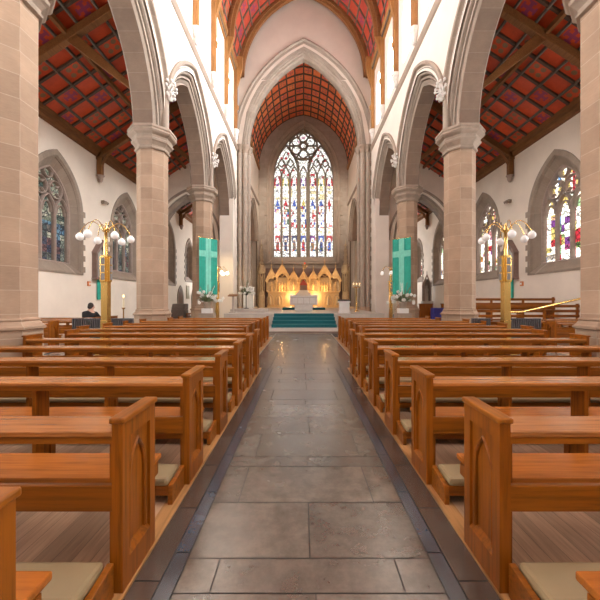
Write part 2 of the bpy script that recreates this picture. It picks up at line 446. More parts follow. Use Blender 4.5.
def aisle_fn(dark, seed):
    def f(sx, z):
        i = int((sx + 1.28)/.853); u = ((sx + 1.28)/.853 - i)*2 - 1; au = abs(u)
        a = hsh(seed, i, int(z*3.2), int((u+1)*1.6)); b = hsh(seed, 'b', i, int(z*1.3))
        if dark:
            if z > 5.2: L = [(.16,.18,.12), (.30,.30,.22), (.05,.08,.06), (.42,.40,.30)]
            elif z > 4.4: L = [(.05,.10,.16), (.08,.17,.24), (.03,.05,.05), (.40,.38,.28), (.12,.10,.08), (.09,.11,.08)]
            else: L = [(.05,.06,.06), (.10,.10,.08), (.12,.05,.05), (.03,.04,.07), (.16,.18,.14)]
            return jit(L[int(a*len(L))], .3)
        W_ = (2.4, 2.3, 2.0)
        if au > .78: return jit([RED, PNK, (.5,.9,.5), YEL, (.3,.6,1.0)][int(hsh(seed, i, int(z*2.2), u > 0)*5)])
        if z > 6.1: return jit(W_ if a > .3 else YEL)
        if z > 5.5: return jit(W_ if a > .35 else [YEL, (.6,1.0,.5), PNK][int(b*3)])
        if z > 4.6: return jit(W_ if a > .42 else [RED, (.9,.3,.6), (.35,.5,1.1), YEL, (1.2,.7,.4), PUR][int(hsh(seed, 'c', i, int(z*3.2), int((u+1)*1.6))*6)])
        if z > 3.85: return jit(W_ if a > .55 else [(.9,.35,.08), RED, AMB, (.6,.1,.3), YEL, PUR, (.3,.5,.15)][int(hsh(seed, 'c', i, int(z*3.2), int((u+1)*1.6))*7)])
        return jit(W_ if a > .25 else (.6,.5,.4))
    return f
# ------------------------------------------------------------------ layout constants
XC = .10                       # nave centre
CX = {-1: -5.45, 1: 5.71}      # column centres
WN = {-1: -4.95, 1: 5.20}      # nave face of arcade walls
WB = {-1: -5.90, 1: 6.16}      # aisle face
WA = {-1: -11.2, 1: 11.5}      # outer aisle walls
SIDE = {-1: 'left', 1: 'right'}
SPR = 7.56
Y0, YE = -7.0, 25.0            # west wall, chancel arch wall
BAYS = [3, 9, 15, 21]

# ------------------------------------------------------------------ walls
def elev(mb, ss, zbot, ztop, ops, mp, t):
    """one face of a wall at depth t; ops = (centre, half, sill or None, spring, rise)"""
    S = set(ss)
    for c, a, sill, sp, h in ops:
        for i in range(25): S.add(round(c - a + 2*a*i/24, 5))
    S = sorted(x for x in S if ss[0] - 1e-6 <= x <= ss[-1] + 1e-6)
    for a0, a1 in zip(S, S[1:]):
        mid = (a0 + a1)/2; op = None
        for o in ops:
            if abs(mid - o[0]) < o[1]: op = o
        def q(l0, l1, h0, h1):
            P = [(a0, l0), (a1, l1), (a1, h1), (a0, h0)]
            mb.face([mp(x, z, t) for x, z in P], [(x, z) for x, z in P])
        if op is None: q(zbot, zbot, ztop, ztop)
        else:
            c, a, sill, sp, h = op
            if sill is not None: q(zbot, zbot, sill, sill)
            z0 = sp + arc_z(a0 - c, a, h); z1 = sp + arc_z(a1 - c, a, h)
            q(min(z0, ztop), min(z1, ztop), ztop, ztop)

def side_map(X, sg):
    return lambda s, z, t: (X + sg*t, s, z)

ARC = (2.5, 3.64)              # half span and rise of arcade arches
for sg in (-1, 1):
    # arcade + clerestory wall
    mp = side_map(WN[sg], sg); mb = MB(); th = abs(WB[sg] - WN[sg])
    ops = [(b, 3.0, None, SPR, 4.17) for b in BAYS]
    cl = [1.5 + 3*k for k in range(-2, 8)]
    for t in (0, th):
        elev(mb, [Y0, -.5, 0, 24.0, YE + .9], 0, 12.9, [o for o in ops], mp, t)
    z1 = 18.4
    for t in (0, th):
        elev(mb, [Y0, YE + .2], 12.9, z1, [(c, .55, 13.75, 16.0, 1.1) for c in cl], mp, t)
    # end of the wall at the crossing, and reveals of clerestory openings
    mb.face([mp(23.5, 0, -.0), mp(23.5, 0, th), mp(23.5, SPR+1.2, th), mp(23.5, SPR+1.2, 0)])
    for t in (0, th):
        P = [(23.5, 0), (24.0, 0), (24.0, SPR+1.6), (23.5, SPR+1.2)]
        mb.face([mp(a, b, t) for a, b in P])
    struct(mb.build('wall_' + SIDE[sg], PLASTER))
    for i, c in enumerate(cl):
        o = outline(.55, 13.75, 16.0, 1.1, 8, c); mb = MB()
        mb.grid([[mp(a, b, 0) for a, b in o + o[:1]], [mp(a, b, .5) for a, b in o + o[:1]]])
        w = struct(mb.build('window_%d' % (50 + i + (20 if sg > 0 else 0)), PLASTER))
        g = MB(); g.face([mp(a, b, .5) for a, b in o]); struct(g.build('glass', CLERE if sg > 0 else CLERE_L, w))
    # string course
    mb = MB(); sec = [(0, 12.72), (-.06, 12.76), (-.13, 12.9), (-.13, 12.98), (-.05, 13.05), (0, 13.08)]
    mb.grid([[mp(y, z, t) for t, z in sec] for y in (Y0, YE)])
    struct(mb.build('trim_%d' % (1 if sg < 0 else 2), SOFFIT))
    # outer aisle wall
    mp = side_map(WA[sg], sg); mb = MB()
    wins = [(3, 1.6, 2.88, 5.7, 2.42), (9, 1.6, 2.88, 5.7, 2.42), (15, 1.6, 2.88, 5.7, 2.42), (21, 1.6, 2.88, 5.7, 2.42), (27.3, 1.6, 2.88, 5.7, 2.42), (32.6, .95, 3.4, 5.9, 1.5)]
    for t in (0, .9): elev(mb, [Y0, 36.5], 0, 9.9, wins, mp, t)
    struct(mb.build('wall_outer_' + SIDE[sg], PLASTERA))

# ------------------------------------------------------------------ aisle windows
def aisle_window(no, mp, c, a, sill, spr, rise, glass, lights=3):
    n = 14; ai = a*.80; d = .30
    o = outline(a, sill, spr, rise, n, c)
    o1 = outline(a - .07, sill + .12, spr, rise - .10, n, c)
    inn = outline(ai, sill + .42, spr, rise*.80, n, c)
    band = outline(a + .20, sill - .10, spr, rise + .26, n, c)
    w = MB()
    def ring(A, B, t0, t1): w.grid([[mp(x, z, t0) for x, z in A + A[:1]], [mp(x, z, t1) for x, z in B + B[:1]]], [[(i*.31, 0) for i in range(len(A)+1)], [(i*.31, .5) for i in range(len(A)+1)]])
    ring(band, band, 0, -.05); ring(band, o, -.05, -.05); ring(o, o1, -.05, .03); ring(o1, o1, .03, .06); ring(o1, inn, .06, d); ring(inn, inn, d, d + .3)
    # toothed quoins beside the jambs
    for s in (-1, 1):
        for k in range(6):
            z = sill + .05 + k*.56
            if z + .28 < spr + .4:
                w.prism([(c + s*(a + .19), z), (c + s*(a + .36), z), (c + s*(a + .36), z + .28), (c + s*(a + .19), z + .28)], mp, 0, -.045)
    W = struct(w.build('window_%d' % no, WINST))
    t = d + .22
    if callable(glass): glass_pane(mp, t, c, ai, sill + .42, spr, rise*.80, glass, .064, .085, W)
    else:
        g = MB(); g.face([mp(x, z, t) for x, z in inn], [(x, z) for x, z in inn]); struct(g.build('glass', glass, W))
    tr = MB(); f, k = d + .02, d + .20
    zs = sill + .42; top = spr + rise*.80
    tr.bar(inn, .16, mp, f - .04, k, True)
    lw = 2*ai/lights
    hs = spr - (.05 if lights == 3 else .2)
    for i in range(1, lights):
        x = c - ai + lw*i
        tr.bar([(x, zs), (x, hs + .25)], .13, mp, f, k)
    for i in range(lights):
        x = c - ai + lw*(i + .5)
        tr.bar([(x + p, hs + q) for p, q in arc_pts(lw/2 - .02, lw*.85, 0, 7)], .10, mp, f, k)
        tr.bar([(x + p*.62, hs - .06 + q) for p, q in arc_pts(lw/2, lw*.55, 0, 5)], .05, mp, f + .06, k)
    def circ(cx, cz, r, w=.085, foil=True):
        tr.bar([(cx + r*cos(2*pi*j/20), cz + r*sin(2*pi*j/20)) for j in range(20)], w, mp, f, k, True)
        if foil:
            for q in range(4):
                a0 = pi/4 + q*pi/2
                tr.bar([(cx + r*cos(a0), cz + r*sin(a0)), (cx + r*.45*cos(a0), cz + r*.45*sin(a0))], .09, mp, f + .04, k)
    if lights == 3:
        circ(c - .46, hs + 1.02, .40); circ(c + .46, hs + 1.02, .40); circ(c, hs + 1.72, .25, .07, False)
    else:
        circ(c, hs + .85, .24, .07)
    struct(tr.build('tracery', TRACERY, W))
    # sloping sill
    return W
no = 1
for sg in (-1, 1):
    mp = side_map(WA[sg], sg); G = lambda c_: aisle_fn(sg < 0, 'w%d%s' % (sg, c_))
    for c in (3, 9, 15, 21, 27.3):
        aisle_window(no, mp, c, 1.6, 2.88, 5.7, 2.42, UNSEEN_FILL if c < 10 else G(c)); no += 1  # first two are out of view, added bright to light the aisles
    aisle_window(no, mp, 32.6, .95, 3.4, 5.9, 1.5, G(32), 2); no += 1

# ------------------------------------------------------------------ gable wall with chancel arch
CH = (4.2, 6.9); CSP = 13.2
mb = MB(); gm = lambda s, z, t: (XC + s, YE + t, z)
for t in (0, .9): elev(mb, [-4.95, 0, 4.95 + .1], 0, 18.2, [(0, 4.75, None, CSP, 7.55)], gm, t)
for t in (0, .9):
    pts = arc_pts(5.0, 6.6, 0, 16); n = len(pts)
    for (x0, z0), (x1, z1) in zip(pts, pts[1:]):
        b0 = max(18.2, CSP + arc_z(x0, 4.75, 7.55)) if abs(x0) < 4.75 else 18.2
        b1 = max(18.2, CSP + arc_z(x1, 4.75, 7.55)) if abs(x1) < 4.75 else 18.2
        mb.face([gm(x0, b0, t), gm(x1, b1, t), gm(x1, 18.2 + z1, t), gm(x0, 18.2 + z0, t)])
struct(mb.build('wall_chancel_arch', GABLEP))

# ------------------------------------------------------------------ moulded arches
def arch_thing(name, label, cat, mp, a, h, spr, prof, clamp, mats, group=None, n=18, origin=(0,0,0)):
    """prof: list of (r, t) from front hood to back; swept along a pointed arch"""
    mb = MB(); cols = []; uv = []
    L = 0; prev = None
    for r, t, sm in prof:
        if prev: L += sqrt((r-prev[0])**2 + (t-prev[1])**2)
        prev = (r, t)
        P = arc_pts(a, h, r, n, clamp); cols.append([mp(x, spr + z, t) for x, z in P])
        al = 0; u = []
        for i, p in enumerate(P):
            if i: al += sqrt((P[i][0]-P[i-1][0])**2 + (P[i][1]-P[i-1][1])**2)
            u.append((al, L))
        uv.append(u)
    for i in range(len(cols) - 1):
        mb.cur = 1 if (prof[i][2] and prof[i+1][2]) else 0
        mb.grid([cols[i], cols[i+1]], [uv[i], uv[i+1]])
    # feet
    mb.cur = 0
    ft = [mp(max(-clamp, -(a + r)), spr, t) for r, t, s in prof if a + r <= clamp]; mb.face(ft)
    ft = [mp(min(clamp, (a + r)), spr, t) for r, t, s in prof if a + r <= clamp]; mb.face(ft)
    o = mb.build(name, mats)
    return tag(o, label, cat, group)
def roll(r, t, q, n=5, a0=0, a1=pi):     # a rounded bead in the profile
    return [(r + q*cos(a0 + (a1-a0)*i/n), t + q*sin(a0 + (a1-a0)*i/n), 0) for i in range(n+1)]
T = .475
half = [(.84, T-.02, 0), (.86, T+.10, 0), (.80, T+.15, 0), (.72, T+.13, 0), (.69, T+.03, 0), (.66, T-.005, 0), (.60, T+.01, 0), (.55, T-.03, 0), (.535, T-.15, 0), (.495, T-.15, 0), (.48, T-.05, 0), (.41, T-.06, 0), (.38, T-.10, 0), (.365, T-.22, 0), (.33, T-.22, 0), (.315, T-.12, 0), (.25, T-.13, 0), (.235, T-.25, 0), (.205, T-.25, 0), (.19, T-.16, 0), (.12, T-.20, 0), (.07, T-.24, 0), (.0, T-.30+.12, 1)]
# front (nave) side is -t; mirrored for the aisle side
prof = [(r, (T - t)*(1.5 if t < T else 1), s) for r, t, s in half] + [(0, .94, 1), (.04, .99, 0), (.09, .95, 0), (.14, .99, 0), (.28, 1.0, 0), (.32, 1.05, 0), (.42, 1.03, 0), (.5, 1.06, 0), (.84, .97, 0)]
bayname = {3: 'moulded arch closest to the viewer', 9: 'moulded arch springing from the closest column', 15: 'moulded arch between the plain and bannered columns', 21: 'moulded arch past the teal banner'}
for sg in (-1, 1):
    for b in BAYS:
        mp = (lambda X, g, c: (lambda s, z, t: (X + g*t, c + s, z)))(WN[sg], sg, b)
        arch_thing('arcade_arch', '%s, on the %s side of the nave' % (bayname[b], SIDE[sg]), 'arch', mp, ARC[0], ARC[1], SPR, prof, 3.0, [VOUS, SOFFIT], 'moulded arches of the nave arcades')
prof2 = [(1.10, -.0, 0), (1.12, -.10, 0), (1.05, -.13, 0), (.98, -.10, 0), (.94, -.02, 0), (.78, -.02, 0), (.74, .03, 0), (.70, .0, 0), (.62, .02, 0), (.58, .08, 0), (.38, .08, 0), (.34, .13, 0), (.30, .10, 0), (.24, .12, 0), (.20, .2, 0), (.08, .22, 0), (.05, .28, 0), (0, .34, 0), (0, .8, 1), (.2, .9, 1)]
arch_thing('chancel_arch', 'broad pointed stone arch opening from the nave into the chancel', 'arch', gm, CH[0], CH[1], CSP, prof2, 4.98, [VOUS_D, SOFFIT])

# transverse arch walls across the aisles
for sg in (-1, 1):
    xin, xout = WB[sg], WA[sg]; cxx = (xin + xout)/2 - sg*.1; w = abs(xout - xin)/2
    fm = (lambda c: (lambda s, z, t: (c + s, 24.0 + t, z)))(cxx)
    mb = MB()
    for t in (0, .8): elev(mb, [-w - .15, 0, w + .15], 0, 9.6, [(0, 2.15, None, 5.9, 3.35)], fm, t)
    for t in (0, .8):
        zi = 9.6 + .648*(w*2)
        a = xout - cxx; b2 = xin - cxx
        mb.face([fm(a, 9.6, t), fm(b2, 9.6, t), fm(b2, zi, t)])
    struct(mb.build('wall_aisle_end_' + SIDE[sg], PLASTERA))
    pr = [(.62, -.0, 0), (.62, -.10, 0), (.5, -.10, 0), (.46, 0, 0), (.40, .02, 0), (.36, .10, 0), (.24, .10, 0), (.2, .2, 0), (.0, .25, 1), (0, .75, 1), (.3, .8, 1)]
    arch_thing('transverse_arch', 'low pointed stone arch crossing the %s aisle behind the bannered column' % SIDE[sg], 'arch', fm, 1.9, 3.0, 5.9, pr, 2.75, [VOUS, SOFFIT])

# ------------------------------------------------------------------ columns
def column(sg, y, label):
    t = thing('stone_column', label, 'column', (CX[sg], y, 0), 0, 'octagonal nave columns')
    R = pi/8
    b = MB(); b.lathe([(.60,0),(.60,.12),(.56,.16),(.56,.97),(.60,.99),(.605,1.03),(.56,1.06),(.525,1.115),(.51,1.13),(.525,1.145),(.525,1.165),(.49,1.19),(.487,1.21)], 8, rot=R, apo=True, smooth=False)
    b.build('base', STONE, t)
    s = MB(); s.lathe([(.487,1.20)] + [(.487, 1.2 + 5.62*i/6) for i in range(1, 7)], 8, rot=R, apo=True, smooth=False)
    s.build('shaft', STONE, t)
    c = MB(); c.lathe([(.487,6.80),(.55,6.82),(.56,6.86),(.52,6.89),(.53,6.95),(.60,7.04),(.645,7.08),(.66,7.14),(.62,7.18),(.64,7.26),(.73,7.32),(.77,7.38),(.745,7.44),(.775,7.48),(.76,SPR)], 8, rot=R, apo=True, smooth=False)
    c.build('capital', TRIM, t)
    c = MB(); c.tube([(-sg*(CX[sg]-WN[sg])*sg*sg + 0, 0, SPR - .02), ((WN[sg]-CX[sg]), 0, 9.0)], [.13, .13], 12) if 0 else c.lathe([(.15, SPR-.02), (.15, 9.1)], 12, WN[sg]-CX[sg] + sg*.06, 0)
    c.lathe([(.15, SPR-.02), (.15, 9.1)], 12, WB[sg]-CX[sg] - sg*.06, 0); c.build('springer', VOUS, t)
    # carved stop above the column where the hood moulds meet
    st = thing('carved_label_stop', 'white carved leaf stop above the %s column on the %s' % ({6: 'closest', 12: 'second', 18: 'bannered'}[y], SIDE[sg]), 'carving', (WN[sg] - sg*.0, y, 8.75), 0, 'carved stops of the arcade hood moulds')
    m = MB(); rnd = random.Random(y + sg)
    m.lathe([(.05,0),(.10,.06),(.09,.14),(.08,.28),(.11,.42),(.09,.55),(.06,.62)], 10, -sg*.12, 0)
    m.build('stem', CARVED, st)
    l = MB()
    for zz, rr in ((.16, .22), (.42, .30), (.66, .22)):
        for k in range(5):
            a = -pi/2 + pi*k/4
            ox, oy = -sg*(.12 + rr*cos(a)*.8), rr*sin(a)
            l.ball((ox, oy, zz + rnd.uniform(-.03,.03)), (.05, .045, .06), 8, 6)
            l.tube([(-sg*.12, 0, zz-.12), (-sg*(.12 + rr*cos(a)*.5), rr*sin(a)*.6, zz-.02), (ox, oy, zz)], [.035,.03,.02], 6)
    l.build('foliage', CARVED, st)
colab = {6: 'closest', 12: 'second', 18: 'third'}
for sg in (-1, 1):
    column(sg, 6, 'closest octagonal sandstone column, cut by the %s edge of the view' % SIDE[sg])
    column(sg, 12, 'middle octagonal sandstone column on the %s, behind the tall brass lamp' % SIDE[sg])
    column(sg, 18, 'octagonal sandstone column carrying the teal banner on the %s' % SIDE[sg])

# chancel arch responds
for sg in (-1, 1):
    t = thing('clustered_pier', 'tall clustered stone pier carrying the %s foot of the chancel arch' % SIDE[sg], 'pier', (XC + sg*4.62, YE + .3, 0), 0, 'chancel arch piers')
    s = MB()
    s.box(-.30, .42, -.25, .60, 0, CSP - .5) if sg > 0 else s.box(-.42, .30, -.25, .60, 0, CSP - .5)
    for dx, dy, r in ((-.38, .1, .16), (-.16, -.28, .19), (.20, -.38, .13), (-.34, .42, .13)):
        s.lathe([(r, 1.0), (r, CSP - .5)], 14, -sg*-dx if sg > 0 else -dx, dy)
    s.build('shafts', PIER, t)
    b = MB()
    for dx, dy, r in ((-.38, .1, .16), (-.16, -.28, .19), (.20, -.38, .13), (-.34, .42, .13)):
        x = dx if sg > 0 else -dx
        b.lathe([(r+.16, 0),(r+.16,.55),(r+.12,.6),(r+.12,.85),(r+.05,.95),(r+.02,1.02)], 12, x, dy)
    b.build('base', STONE, t)
    c = MB()
    for dx, dy, r in ((-.38, .1, .16), (-.16, -.28, .19), (.20, -.38, .13), (-.34, .42, .13)):
        x = dx if sg > 0 else -dx
        c.lathe([(r, CSP-.55),(r+.04,CSP-.52),(r,CSP-.48),(r+.03,CSP-.3),(r+.14,CSP-.14),(r+.18,CSP-.08),(r+.18,CSP)], 12, x, dy)
    c.build('capital', TRIM, t)
    for k in range(17):
        z = .9 + k*.72; q = MB()
        q.box(sg*.40, sg*(.62 if k % 2 else .48), -.36, -.20, z, z + .36); q.build('quoin', PIER, t)

# ------------------------------------------------------------------ chancel
CW = 4.75; CE = 35.0
for sg in (-1, 1):
    X = XC + sg*CW; mp = side_map(X, sg); mb = MB()
    elev(mb, [YE + .9, CE + .3], 0, 15.66, [(31.2, 2.6, .9, 7.6, 3.3)], mp, 0)
    # recess behind the wall arch
    elev(mb, [YE + .9, CE + .3], 0, 15.66, [], mp, .7)
    struct(mb.build('wall_chancel_' + SIDE[sg], CHAN))
    pr = [(.5, 0, 0), (.5, -.12, 0), (.36, -.12, 0), (.32, 0, 0), (.2, .03, 0), (.14, .14, 0), (.0, .2, 1), (0, .65, 1), (.2, .7, 1)]
    mp2 = (lambda X, g: (lambda s, z, t: (X + g*t, 31.2 + s, z)))(X, sg)
    arch_thing('wall_arch', 'blind stone arch in the %s chancel wall' % SIDE[sg], 'arch', mp2, 2.35, 3.05, 7.6, pr, 3.0, [VOUS, SOFFIT], 'blind arches of the chancel walls')
    # string in the chancel
    mb = MB(); mb.grid([[mp(y, z, t) for t, z in [(0, 11.5), (-.1, 11.6), (-.1, 11.75), (0, 11.85)]] for y in (YE+.9, CE)])
    struct(mb.build('trim_%d' % (5 if sg < 0 else 6), SOFFIT))
em = lambda s, z, t: (XC + s, CE + t, z)
EW = (3.62, 14.6, 5.75)   # half, spring, rise of outer opening
mb = MB()
elev(mb, [-CW - .3, 0, CW + .3], 0, 21.8, [(0, EW[0], 5.55, EW[1], EW[2])], em, 0)
struct(mb.build('wall_back', STONE_D))
# east window
n = 18
o = outline(EW[0], 5.55, EW[1], EW[2], n); i1 = outline(3.42, 5.75, EW[1], 5.58, n); i2 = outline(3.24, 6.15, EW[1], 5.4, n)
w = MB()
hood = outline(EW[0] + .28, 5.35, EW[1], EW[2] + .32, n); hood2 = outline(EW[0] + .16, 5.45, EW[1], EW[2] + .18, n)
def ring(mb, A, B, t0, t1, mp): mb.grid([[mp(x, z, t0) for x, z in A + A[:1]], [mp(x, z, t1) for x, z in B + B[:1]]], [[(k*.31, 0) for k in range(len(A)+1)], [(k*.31, .5) for k in range(len(A)+1)]])
for A, B, a, b in ((hood, hood, 0, -.14), (hood, hood2, -.14, -.14), (hood2, o, -.14, -.02), (o, o, -.02, .1), (o, i1, .1, .12), (i1, i1, .12, .3), (i1, i2, .3, .45), (i2, i2, .45, .9)): ring(w, A, B, a, b, em)
for s in (-1, 1):
    for k in range(9):
        z = 5.5 + k*1.0
        w.prism([(s*(EW[0]+.26), z), (s*(EW[0]+.50), z), (s*(EW[0]+.50), z+.45), (s*(EW[0]+.26), z+.45)], em, 0, -.10)
EWIN = struct(w.build('window_30', WINST))
glass_pane(em, .78, 0, 3.24, 6.15, EW[1], 5.4, east_fn, .0615, .085, EWIN)
tr = MB(); F, K = .5, .76
tr.bar(i2, .16, em, F - .05, K, True)
mull = [(-2.37, .13), (-1.46, .13), (-.5, .24), (.5, .24), (1.48, .13), (2.38, .13)]
HS = 14.75
for x, wd in mull: tr.bar([(x, 6.15), (x, HS + .5)], wd*1.75, em, F, K)
cen = [-2.80, -1.92, -.98, 0, .99, 1.93, 2.80]; hw = [.43, .43, .43, .42, .43, .43, .43]
for x, q in zip(cen, hw):
    tr.bar([(x + p, HS + z) for p, z in arc_pts(q, 1.25, 0, 7)], .13, em, F, K)
    tr.bar([(x + p*.8, HS - .35 + z) for p, z in arc_pts(q, .6, 0, 5)], .05, em, F+.08, K)
for s in (-1, 1):
    # sub arch over three side lights with its own tracery
    tr.bar([(s*1.87 + p, HS + .2 + z) for p, z in arc_pts(1.36, 3.3, 0, 10)], .20, em, F - .03, K)
    for dx in (-.46, .46):
        tr.bar([(s*1.87 + dx + p, HS + 1.1 + z) for p, z in arc_pts(.42, .95, 0, 5)], .12, em, F, K)
        tr.bar([(s*1.87 + dx*1.05 - .4, HS + 1.55), (s*1.87 + dx*1.05, HS + 1.15), (s*1.87 + dx*1.05 + .4, HS + 1.55)], .11, em, F, K)
    tr.bar([(s*1.87 + p, HS + 1.75 + z - .0) for p, z in arc_pts(.36, 1.1, 0, 6)] , .08, em, F, K)
    tr.bar([(s*1.87 - .36, HS + 1.75), (s*1.87, HS + 1.4), (s*1.87 + .36, HS + 1.75)], .08, em, F, K)
    tr.bar([(s*.45, HS + .9), (s*.5, HS + 1.6), (s*.85, HS + 2.2)], .12, em, F, K)
RC = 18.2; RR = 1.50
def cpath(cx, cz, r, k=24): return [(cx + r*cos(2*pi*j/k), cz + r*sin(2*pi*j/k)) for j in range(k)]
tr.bar(cpath(0, RC, RR), .20, em, F - .04, K, True); tr.bar(cpath(0, RC, .34), .15, em, F, K, True)
for q in range(6):
    a = pi/2 + q*pi/3
    tr.bar(cpath(.88*cos(a), RC + .88*sin(a), .46, 16), .13, em, F, K, True)
    b = a + pi/6
    tr.bar([(.36*cos(b), RC + .36*sin(b)), (RR*cos(b), RC + RR*sin(b))], .15, em, F, K)
for s in (-1, 1): tr.bar([(s*.12, RC + RR + .05), (s*.55, RC + RR - .05)], .1, em, F, K)
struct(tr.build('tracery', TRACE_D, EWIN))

# ------------------------------------------------------------------ roofs
def barrel(name, mat, a, h, zs, y0, y1, pu, nseg, cx, ribw=.07, rows=None, rmat=None, rmat2=None):
    P = [(x, zs + z) for x, z in arc_pts(a, h, 0, nseg)]; ny = max(1, round((y1 - y0)/pu)); py = (y1 - y0)/ny
    mb = MB()
    rowsv = [[(cx + x, y0 + py*j, z) for x, z in P] for j in range(ny + 1)]
    uvs = [[(i, j + 7) for i in range(len(P))] for j in range(ny + 1)]
    mb.grid(rowsv, uvs)
    C = struct(mb.build(name, mat))
    rb = MB()
    for j in range(ny + 1):               # ribs across
        y = y0 + py*j; A = [(x*.988, zs + (z - zs)*.99) for x, z in P]
        rb.grid([[(cx + x, y + ribw*k, z) for x, z in Q] for Q, k in ((P, -1), (A, -.8), (A, .8), (P, 1))])
    struct(rb.build('ribs', rmat or RIBD, C))
    rl = MB()
    for i in range(0, len(P)):            # ribs along
        x, z = P[i]; a2 = P[max(i-1, 0)]; b2 = P[min(i+1, len(P)-1)]
        dx, dz = b2[0]-a2[0], b2[1]-a2[1]; l = sqrt(dx*dx+dz*dz); tx, tz = dx/l*ribw*.7, dz/l*ribw*.7; nx, nz = dz/l*.07, -dx/l*.07
        S = [(x - tx, z - tz), (x - tx + nx, z - tz + nz), (x + tx + nx, z + tz + nz), (x + tx, z + tz)]
        rl.grid([[(cx + p, y, q) for p, q in S] for y in (y0, y1)])
    struct(rl.build('long_ribs', rmat2 or RIBG, C))
    return C
barrel('ceiling_nave', COF_N, 4.95, 6.6, 18.2, Y0, YE, 1.0, 9, XC)
barrel('ceiling_chancel', COF_C, CW, 5.5, 15.7, YE + .9, CE, .88, 10, XC, .085, None, RIBD, RIBD)
for sg in (-1, 1):
    xo, xi = WA[sg], WB[sg] - sg*.05; zo = 9.62; sl = .648; L = abs(xo - xi)*sqrt(1 + sl*sl)
    nu = 7; ny = 50; y0, y1 = Y0, 36.5
    P = [(xo + (xi - xo)*i/nu, zo + sl*abs(xi - xo)*i/nu) for i in range(nu + 1)]
    mb = MB(); py = (y1 - y0)/ny
    mb.grid([[(x, y0 + py*j, z) for x, z in P] for j in range(ny + 1)], [[(i, j) for i in range(nu + 1)] for j in range(ny + 1)])
    C = struct(mb.build('ceiling_aisle_' + SIDE[sg], COF_A))
    rb = MB(); rl = MB()
    for j in range(ny + 1):
        y = y0 + py*j
        for (x0, z0), (x1, z1) in ((P[0], P[-1]),):
            rb.prism([(y - .055, 0), (y + .055, 0), (y + .055, 1), (y - .055, 1)], lambda a, b, t: (x0 + (x1-x0)*t, a, z0 + (z1-z0)*t - .10*(1-b)), 0, 1)
    for x, z in P:
        rl.box(x - .035, x + .035, y0, y1, z - .13, z - .02)
    struct(rb.build('ribs', RIBD, C)); struct(rl.build('long_ribs', RIBG, C))
    # wall plate cornice
    cb = MB(); sec = [(xo, 9.30), (xo - sg*.12, 9.34), (xo - sg*.16, 9.50), (xo - sg*.30, 9.56), (xo - sg*.32, 9.78), (xo, 9.80)]
    cb.grid([[(x, y, z) for x, z in sec] for y in (y0, y1)])
    struct(cb.build('trim_%d' % (7 if sg < 0 else 8), BEAM))
    # aisle trusses
    for y in (12, 18, 30):
        nm = {12: 'beside the middle column', 18: 'beside the bannered column', 30: 'beyond the low aisle arch'}[y]
        tr_ = thing('aisle_truss', 'dark timber truss under the red %s aisle ceiling, %s' % (SIDE[sg], nm), 'roof truss', (xo, y, 7.95), 0, 'timber trusses of the aisles')
        W_ = abs(xi - xo)
        def lp(f, d): return (-sg*W_*f, zo - 7.95 + sl*W_*f - d)
        r = MB(); a0, a1 = lp(0, .12), lp(1, .12); b0, b1 = lp(0, .46), lp(1, .46)
        r.prism([a0, a1, b1, b0], lambda a, b, t: (a, t, b), -.13, .13); r.build('rafter', BEAM, tr_, bevel=.02)
        s = MB(); p0, p1 = lp(.50, .45), (-sg*(W_ - .12), 1.0); q0, q1 = lp(.56, .40), (-sg*(W_ - .12), 1.22)
        s.prism([p0, p1, q1, q0], lambda a, b, t: (a, t, b), -.08, .08); s.build('strut', BEAM, tr_, bevel=.02)
        po = MB(); po.box(-sg*.04, -sg*.30, -.13, .13, .36, 1.75); po.build('wall_post', BEAM, tr_, bevel=.02)
        k = MB(); k.lathe([(.05, 0), (.09, .05), (.13, .16), (.12, .24), (.19, .32), (.20, .37)], 8, -sg*.19, 0, pi/8); k.build('corbel', TRACERY, tr_)
        br = MB(); pts = [(-sg*.25, 0, .95), (-sg*.55, 0, 1.45), (-sg*1.15, 0, 2.1)]
        br.tube(pts, [.09,.09,.09], 4, smooth=False); br.build('brace', BEAM, tr_)
        ip = MB(); ip.box(-sg*(W_ - .02), -sg*(W_ - .22), -.12, .12, .9, 4.4); ip.build('inner_post', BEAM, tr_)
        ik = MB(); ik.lathe([(.05, .5), (.10, .56), (.10, .66), (.16, .78), (.18, .92)], 8, -sg*(W_ - .13), 0); ik.build('inner_corbel', TRACERY, tr_)
    # purlin
    pb = MB()
    f = .5; px, pz = xo + (xi - xo)*f, zo + sl*abs(xi - xo)*f
    pb.box(px - .07, px + .07, y0, 36.4, pz - .28, pz - .1); struct(pb.build('purlin', BEAM, C))

# nave wall posts, ribs and cornice
RIBY = [12, 15, 18, 21, 24.6]
for y in RIBY:
    P = arc_pts(4.95, 6.6, 0, 20); 
    lab = {12: 'arched timber rib high over the middle columns', 15: 'arched timber rib of the nave roof, second seen from the top', 18: 'arched timber rib in line with the bannered columns', 21: 'arched timber rib one bay before the gable', 24.6: 'arched timber rib framing the plaster gable over the chancel arch'}[y]
    t = thing('roof_rib', lab, 'roof rib', (XC, y, 18.2), 0, 'arched ribs of the nave roof')
    r = MB(); I = arc_pts(4.95, 6.6, -.50, 20); O = arc_pts(4.95, 6.6, -.02, 20); w2 = .17
    rows = [[(x, d, z) for x, z in Q] for Q, d in ((O, -w2), (I, -w2*.7), (I, w2*.7), (O, w2))]
    r.grid(rows); r.build('arch_rib', RIBW, t)
    m2 = MB(); I2 = arc_pts(4.95, 6.6, -.30, 20); O2 = arc_pts(4.95, 6.6, -.14, 20)
    m2.grid([[(x, d, z) for x, z in Q] for Q, d in ((O2, -w2*1.3), (I2, -w2*1.3), (I2, w2*1.3), (O2, w2*1.3))]); m2.build('moulding', RIBW, t)
